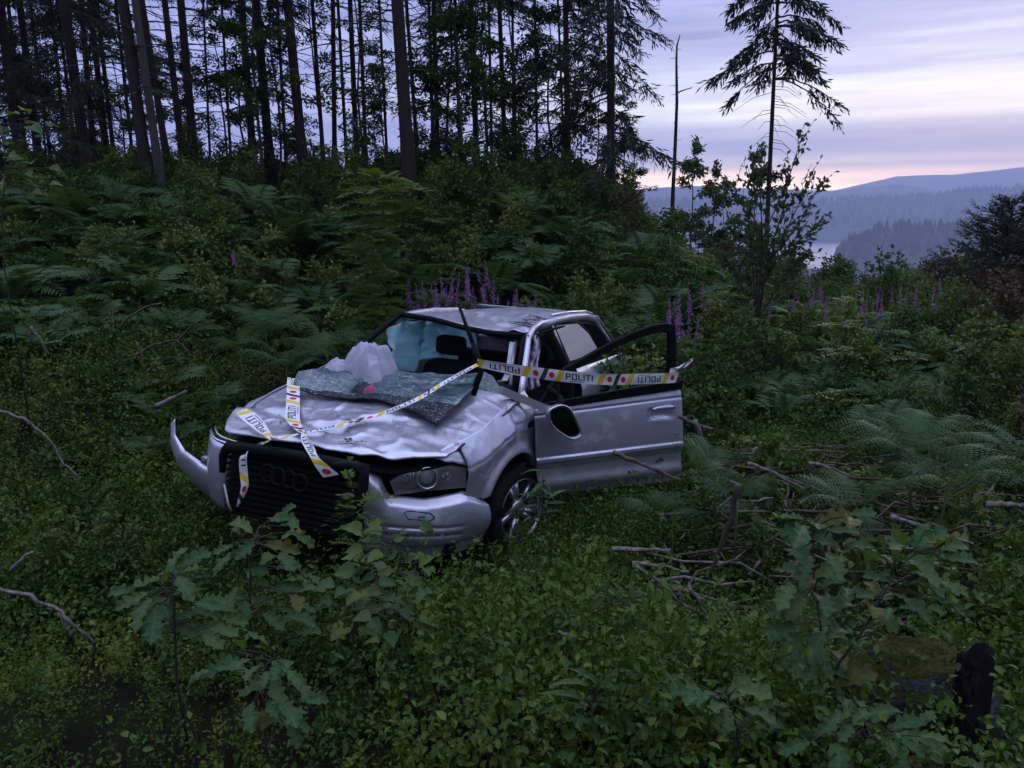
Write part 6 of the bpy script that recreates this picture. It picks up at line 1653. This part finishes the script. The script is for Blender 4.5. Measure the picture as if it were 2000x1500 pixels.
def J(l): return [(px + R3.uniform(-6, 6) + k * R3.uniform(-34, 34), py + R3.uniform(-6, 6) + k * R3.uniform(-26, 26), R3.uniform(-.16, .16), R3.uniform(.75, 1.15) - .22 * k, yel and not k) for (px, py, yel) in l for k in (0, 1)]
leafy('oak_sapling', 'oak sapling reaching up in front of the grille void', [(490, 1240, 0), (488, 1150, 0), (492, 1080, 0), (505, 1035, 0)], 2.75, J([(470, 1022, 0), (535, 1010, 0), (560, 1030, 0), (575, 1040, 1), (520, 1050, 0), (480, 1075, 0), (545, 1070, 1), (450, 1090, 0), (520, 1095, 0), (570, 1110, 0), (500, 1125, 0), (590, 1150, 0), (555, 1145, 0), (580, 1170, 1), (585, 1205, 0), (520, 1170, 0), (455, 1160, 0), (480, 1195, 0), (535, 1215, 0)]), .135)
leafy('oak_sapling', 'pale oak sapling lowest at the left of the foreground', [(345, 1330, 0), (342, 1250, 0), (340, 1180, 0), (338, 1125, 0)], 2.5, J([(330, 1112, 0), (375, 1110, 0), (315, 1130, 0), (360, 1138, 0), (385, 1160, 0), (240, 1155, 0), (270, 1150, 0), (295, 1180, 0), (255, 1180, 0), (320, 1195, 0), (375, 1195, 0), (400, 1185, 0), (300, 1210, 0), (360, 1230, 0), (410, 1235, 0), (440, 1225, 0)]), .15)
leafy('oak_sapling', 'low oak sapling with dark rounded leaves at the bottom left of centre', [(520, 1460, 0), (515, 1400, 0), (530, 1340, 0), (540, 1290, 0)], 2.2, J([(545, 1300, 0), (575, 1320, 0), (515, 1325, 0), (590, 1345, 0), (540, 1350, 0), (495, 1350, 0), (560, 1380, 0), (580, 1395, 0), (530, 1395, 1), (485, 1390, 0), (575, 1420, 0), (500, 1310, 0), (450, 1290, 0), (420, 1310, 0), (470, 1260, 0)]), .125, 'oak')
leafy('oak_sapling', 'tall oak sapling with yellowing top leaves at the right of the foreground', [(1618, 1440, 0), (1620, 1330, 0), (1605, 1240, 0), (1590, 1130, 0), (1588, 1030, 0)], 2.35, J([(1550, 1010, 0), (1625, 1012, 1), (1655, 1018, 1), (1590, 1020, 0), (1560, 1045, 0), (1610, 1060, 0), (1565, 1085, 0), (1625, 1100, 0), (1545, 1110, 0), (1575, 1130, 1), (1630, 1135, 0), (1540, 1155, 0), (1650, 1165, 0), (1600, 1170, 0), (1560, 1180, 0), (1580, 1225, 0), (1535, 1225, 0), (1630, 1230, 0), (1550, 1250, 0), (1600, 1260, 0), (1560, 1290, 0), (1640, 1290, 1), (1585, 1300, 0), (1660, 1330, 1)]), .145)
leafy('oak_sapling', 'spreading oak sapling with its branch bent right above the mossy stone', [(1635, 1300, 0), (1680, 1240, 0), (1720, 1170, 0), (1760, 1100, .05)], 2.35, J([(1700, 1190, 1), (1705, 1150, 1), (1760, 1060, 0), (1800, 1050, 0), (1850, 1060, 1), (1720, 1085, 0), (1780, 1090, 0), (1830, 1100, 0), (1880, 1095, 0), (1740, 1120, 0), (1800, 1130, 0), (1850, 1140, 0), (1730, 1210, 0), (1780, 1180, 0), (1840, 1180, 0), (1760, 1225, 0)]), .15)
leafy('oak_sapling', 'low pale oak sapling at the bottom edge right of centre', [(1440, 1480, 0), (1440, 1420, 0), (1420, 1370, 0)], 2.05, J([(1335, 1345, 0), (1350, 1370, 0), (1315, 1365, 0), (1380, 1360, 0), (1445, 1350, 0), (1470, 1345, 0), (1410, 1385, 0), (1480, 1390, 0), (1440, 1410, 0), (1500, 1375, 0), (1400, 1420, 0), (1520, 1420, 0), (1470, 1440, 0)]), .12)
leafy('oak_sapling', 'low oak sapling at the bottom edge under the mossy stone', [(1700, 1500, 0), (1690, 1440, 0), (1680, 1400, 0)], 2.0, J([(1650, 1380, 0), (1690, 1390, 0), (1730, 1395, 0), (1770, 1410, 0), (1620, 1410, 0), (1660, 1430, 0), (1720, 1440, 0), (1790, 1440, 0), (1590, 1440, 0), (1830, 1460, 0), (1560, 1460, 0), (1640, 1470, 0), (1900, 1490, 0), (1750, 1475, 0)]), .12)
for (px, py, y, lab) in [(760, 1060, 3.35, 'sprout with round yellow-green leaves at the foot of the bumper'), (735, 1130, 3.1, 'sprout with round leaves left of the bumper foot, nearer the camera'), (810, 1120, 3.2, 'sprout with round leaves right below the bumper'), (690, 1170, 2.95, 'sprout with broad leaves under the grille void'), (770, 1200, 2.8, 'sprout with broad leaves lowest below the bumper')]:
    leafy('aspen_sprout', lab, [(px, py + 90, 0), (px + 4, py + 30, 0), (px, py - 20, 0)], y, [(px + R3.uniform(-75, 75), py + R3.uniform(-40, 70), R3.uniform(-.14, .14), R3.uniform(.7, 1.15), R3.random() < .45) for _ in range(15)], .085, 'round', cat='sprout')
leafy('willowherb_shoot', 'star-shaped shoot of narrow leaves seen from above in the foreground', [(1155, 1420, 0), (1158, 1372, 0)], 2.25, [(1158 + 62 * math.cos(a_), 1368 + 48 * math.sin(a_), .03 * math.sin(a_), R3.uniform(.8, 1.1), 0) for a_ in np.linspace(0, 2 * PI, 12)[:-1]], .15, 'lance', cat='shoot')
leafy('willowherb_shoot', 'pale shoot of narrow leaves above the thick fallen branch', [(1150, 1205, 0), (1190, 1180, 0), (1230, 1165, 0)], 2.9, [(1185, 1150, 0, 1, 0), (1215, 1155, 0, 1, 0), (1235, 1150, 0, 1.1, 0), (1250, 1165, 0, 1, 0), (1245, 1180, 0, .9, 0), (1260, 1160, 0, 1, 0), (1180, 1165, 0, .9, 0)], .12, 'lance', cat='shoot')
leafy('willowherb_shoot', 'shoot of narrow leaves beside the front wheel', [(1075, 1060, 0), (1068, 1010, 0), (1062, 965, 0), (1060, 930, 0)], 4.0, [(1030 + 60 * R3.random(), 915 + 110 * R3.random(), R3.uniform(-.05, .05), R3.uniform(.7, 1), 0) for _ in range(18)], .13, 'lance', cat='shoot')

leafy('young_tree', 'yellow-green leafy branch tips reaching in at the left edge', [(8, 520, 0), (4, 420, 0), (10, 330, 0), (6, 230, 0)], 5.6, [(px + R3.uniform(-10, 10), py + R3.uniform(-10, 10), R3.uniform(-.3, .3), R3.uniform(.7, 1.2), y_) for (px, py, y_) in [(20, 212, 1), (52, 218, 1), (8, 245, 0), (60, 238, 1), (-10, 220, 0), (12, 275, 0), (30, 300, 0), (55, 322, 0), (75, 345, 1), (105, 362, 1), (95, 382, 1), (60, 362, 0), (30, 345, 0), (12, 362, 0), (45, 395, 0), (110, 378, 1), (20, 320, 0), (85, 365, 0), (-8, 300, 0), (0, 380, 0), (35, 330, 1), (70, 380, 0)] + [(R3.uniform(-10, 110), R3.uniform(205, 400), 0) for _ in range(16)]], .105, 'round', cat='tree')

# ------------------------------------------------------------------ fallen branches, stone, stump
def stick(pts, y, r_px, label, mat=M_dead, group=None, name='fallen_branch', n=6, knots=True):
    P_ = []
    for q in pts:
        yy = q[2] if len(q) > 2 else y; P_.append(at(q[0], q[1], yy))
    D = []
    for i in range(len(P_) - 1):
        for t in np.linspace(0, 1, 5)[:-1]: D.append(P_[i] * (1 - t) + P_[i + 1] * t + (rv(rng, .006) if 0 < i + t else 0))
    D.append(P_[-1]); c = D[0].copy(); rr = r_px / F_PX * y
    b = MB(); b.tube([d - c for d in D], [rr * (1 - .45 * i / len(D)) * rng.uniform(.88, 1.12) for i in range(len(D))], n)
    o = obj(name, b.me(name, mat)); o.location = tuple(c); tag(o, label, 'branch', group); return o
M_wood2 = material('weathered_branch', (.12, .09, .07), .9, 0, .1, bark_build((.05, .036, .03), (.17, .125, .10)))
for pts, y, r_, lab, m_ in [
 ([(1195, 1072), (1250, 1073), (1310, 1074)], 3.75, 6, 'pale straight stick lying right of the front wheel bush', M_dead),
 ([(1235, 1100), (1290, 1105), (1345, 1117)], 3.5, 5, 'grey stick just below the pale straight one', M_dead),
 ([(1285, 1142), (1330, 1150), (1375, 1172)], 3.2, 10, 'thick brown broken branch in the brushwood', M_wood2),
 ([(1243, 1105), (1290, 1140), (1335, 1182), (1352, 1190)], 3.15, 4, 'long thin stick crossing over the thick broken branch', M_dead),
 ([(1345, 1145), (1362, 1172), (1380, 1205), (1402, 1258)], 2.95, 5, 'pale stick pointing down towards the low bush', M_dead),
 ([(1198, 884, 4.85), (1250, 905, 4.75), (1330, 938, 4.6)], 4.7, 6, 'brown stick leaning against the open door', M_wood2),
 ([(1357, 820), (1368, 850), (1384, 885), (1380, 945)], 5.0, 5, 'curved pale branch standing right of the open door', M_dead),
 ([(1325, 812), (1350, 826), (1392, 838)], 5.3, 6, 'brown root behind the end of the open door', M_wood2),
 ([(1460, 905), (1510, 922), (1570, 955)], 4.9, 5, 'pale branch lying right of the fern by the door', M_dead),
 ([(1580, 905), (1630, 915), (1665, 935)], 4.9, 4.5, 'grey branch in the brushwood left of the large fern', M_dead),
 ([(1740, 1008), (1800, 1030), (1900, 1062)], 3.6, 6, 'pale branch lying at the right behind the oak saplings', M_dead),
 ([(1925, 985), (1965, 985), (2010, 990)], 3.9, 8, 'grey log end at the right edge', M_dead),
 ([(1440, 948), (1428, 1010), (1405, 1070), (1388, 1125)], 3.4, 7, 'dark upright snag stick behind the rounded bush', M_twig),
 ([(222, 692), (222, 655), (250, 620), (285, 600), (316, 592)], 6.9, 3, 'arched bare twig over the dark hollow', M_wood2),
 ([(60, 637), (78, 665), (96, 692)], 5.6, 3.5, 'forked white stick on the left bank', M_dead),
 ([(82, 672), (100, 668), (120, 667)], 5.6, 2.5, 'short white prong beside the forked stick', M_dead),
 ([(305, 793), (335, 780), (365, 764)], 5.2, 5.5, 'pale log piece left of the bonnet', M_dead),
 ([(0, 803), (60, 825), (100, 862), (125, 905), (152, 932)], 3.9, 3.5, 'curved grey branch at the left edge', M_dead),
 ([(-10, 1148), (60, 1165), (120, 1195), (150, 1225), (185, 1256)], 2.5, 5, 'long grey branch at the lower left', M_dead),
 ([(115, 1198), (125, 1220), (138, 1242)], 2.5, 3.5, 'short twig forking from the lower left branch', M_dead),
 ([(20, 1115), (45, 1090), (62, 1078)], 2.8, 4, 'pale twig above the lower left branch', M_dead),
 ([(1090, 1235), (1112, 1240), (1136, 1250)], 2.7, 5, 'short pale stick in the bilberry near the middle', M_dead),
 ([(902, 386), (920, 368), (940, 347)], 13.0, 3, 'pale slanting stick on the slope above the car', M_dead),
 ([(268, 668), (278, 700), (280, 740)], 6.6, 2.5, 'thin upright twig left of the small stone', M_wood2),
 ([(255, 700), (300, 672), (345, 665), (370, 690)], 6.7, 3, 'bent bare twigs over the small stone', M_wood2),
 ([(325, 690), (370, 640), (415, 610)], 7.0, 2, 'thin bare twig rising right of the hollow', M_wood2),
 ([(1250, 1255), (1300, 1245), (1360, 1240)], 2.8, 2, 'thin straw-like stalk near the rounded bush', M_dead)]:
    stick(pts, y, r_, lab, m_)
r4 = np.random.default_rng(66)
for i in range(150):
    y = r4.uniform(3.6, 6.3); px = r4.uniform(1380, 1960); p = at(px, 900, y); z = float(H(p[0], y)) + r4.uniform(.10, .42); c = np.array([p[0], y, z]); a_ = r4.uniform(-.5, .5) + (0 if r4.random() < .7 else 1.2); L_ = r4.uniform(.2, .75)
    d = np.array([math.cos(a_), math.sin(a_) * .6, r4.uniform(-.25, .3)]); b = MB(); b.tube([-d * L_ / 2, -d * L_ * .1 + rv(r4, .05), d * L_ * .2 + rv(r4, .05), d * L_ / 2], [.011 * r4.uniform(.4, 1.1)] * 3 + [.003], 5)
    o = obj('fallen_branch', b.me('fallen_branch', M_wood2 if r4.random() < .75 else M_dead)); o.location = tuple(c); tag(o, ('thin' if L_ < .4 else 'long') + ' bare stick in the brushwood ' + where(p[0], y), 'branch', 'brushwood in the clearing')
def stone_build(m, nt, p):
    g = nt.nodes.new('ShaderNodeNewGeometry'); sx = nt.nodes.new('ShaderNodeSeparateXYZ'); nt.links.new(g.outputs['Normal'], sx.inputs[0]); n = nz(nt, 9, 6, .65); n2 = nz(nt, 60, 4, .6)
    ad = nt.nodes.new('ShaderNodeMath'); ad.operation = 'MULTIPLY_ADD'; ad.inputs[1].default_value = .7; nt.links.new(n, ad.inputs[0]); nt.links.new(sx.outputs[2], ad.inputs[2])
    c = mixn(nt, rampn(nt, n, [(.3, (.035, .035, .038)), (.7, (.11, .11, .12))]), rampn(nt, n2, [(.3, (.018, .022, .005)), (.7, (.075, .072, .014))]), rampn(nt, ad.outputs[0], [(.75, (0, 0, 0)), (.95, (1, 1, 1))]))
    nt.links.new(c, p.inputs['Base Color']); bump(nt, p, n2, .9, .03)
M_stone = material('mossy_stone', (.1, .1, .1), .9, 0, .1, stone_build)
def stone(px, py, y, r_, seed, label):
    p = at(px, py, y); o = obj('mossy_stone', MB().grid(blob((0, 0, 0), r_, seed, .20, .85), 48, 28).me('mossy_stone', M_stone)); o.location = tuple(p); tag(o, label, 'stone')
stone(1800, 1345, 2.55, (.25, .17, .17), 31, 'stone with a yellow-green moss cap behind the lower right oak leaves')
stone(290, 722, 6.7, (.10, .08, .05), 32, 'small grey stone on the left bank under bare twigs')
def stump():
    p = at(1898, 1430, 2.3); b = MB(); n = 18
    def f(u, v):
        a_ = 2 * PI * u; rr = .055 * (1 + .22 * math.sin(a_ * 3 + 1 + v) + .22 * float(vnoise(math.cos(a_) * 2.5, math.sin(a_) * 2.5, v * 5, 3)) + .08 * math.sin(a_ * 9)) * (1.0 + 1.1 * math.exp(-v * 5) - .25 * v)
        if v > .9: rr *= (1 - v) / .1
        return np.array([rr * math.cos(a_) - .03 * v, rr * math.sin(a_), -.25 + .50 * min(v, .92) / .92 * (1 + .14 * math.sin(a_ + 1) + .10 * float(vnoise(math.cos(a_) * 4, math.sin(a_) * 4, 0, 8)))])
    b.grid(f, 24, 20); o = obj('tree_stump', b.me('tree_stump', material('charred_wood', (.008, .007, .007), .9, 0, .1, bark_build((.006, .005, .006), (.022, .018, .020))))); o.location = tuple(p); tag(o, 'black rotten stump in front of the mossy stone', 'stump')
stump()
# pine litter and twigs caught on the roof corner
b = MB(); lc_ = roof_pt(.95, .25)
for i in range(26):
    q = roof_pt(rng.uniform(.86, 1.0), rng.uniform(.08, .35)) + np.array([0, 0, .012]); d = rv(rng, .09) * [1, 1, .25]; b.tube([q - d, q + rv(rng, .012), q + d], [.003, .003, .001], 4, cap=False)
tw_o = obj('twigs', b.me('twigs', M_wood2)); tw_o.location = CAR_T; tw_o.rotation_euler = CAR_R.to_euler(); tag(tw_o, 'tangle of thin twigs caught on the car roof corner', 'twigs')

# ------------------------------------------------------------------ a wood added behind the camera, out of frame, to shade the low sky
def unseen_back_wood():
    r = np.random.default_rng(99); pts = []; sc = []
    for _ in range(190):
        a_ = r.uniform(math.radians(75), math.radians(285)); d = r.uniform(13, 30); pts.append((d * math.sin(a_), d * math.cos(a_) - 2, 0)); sc.append(r.uniform(.9, 1.35))
    pts = np.array(pts); pts[:, 2] = H(pts[:, 0], pts[:, 1])
    carpet('unseen_forest', 'unseen dark conifer wood added behind the camera to shade the low sky', [CR['droop'][1], CR['mid'][1]], pts, sc, .02, 3)
unseen_back_wood()
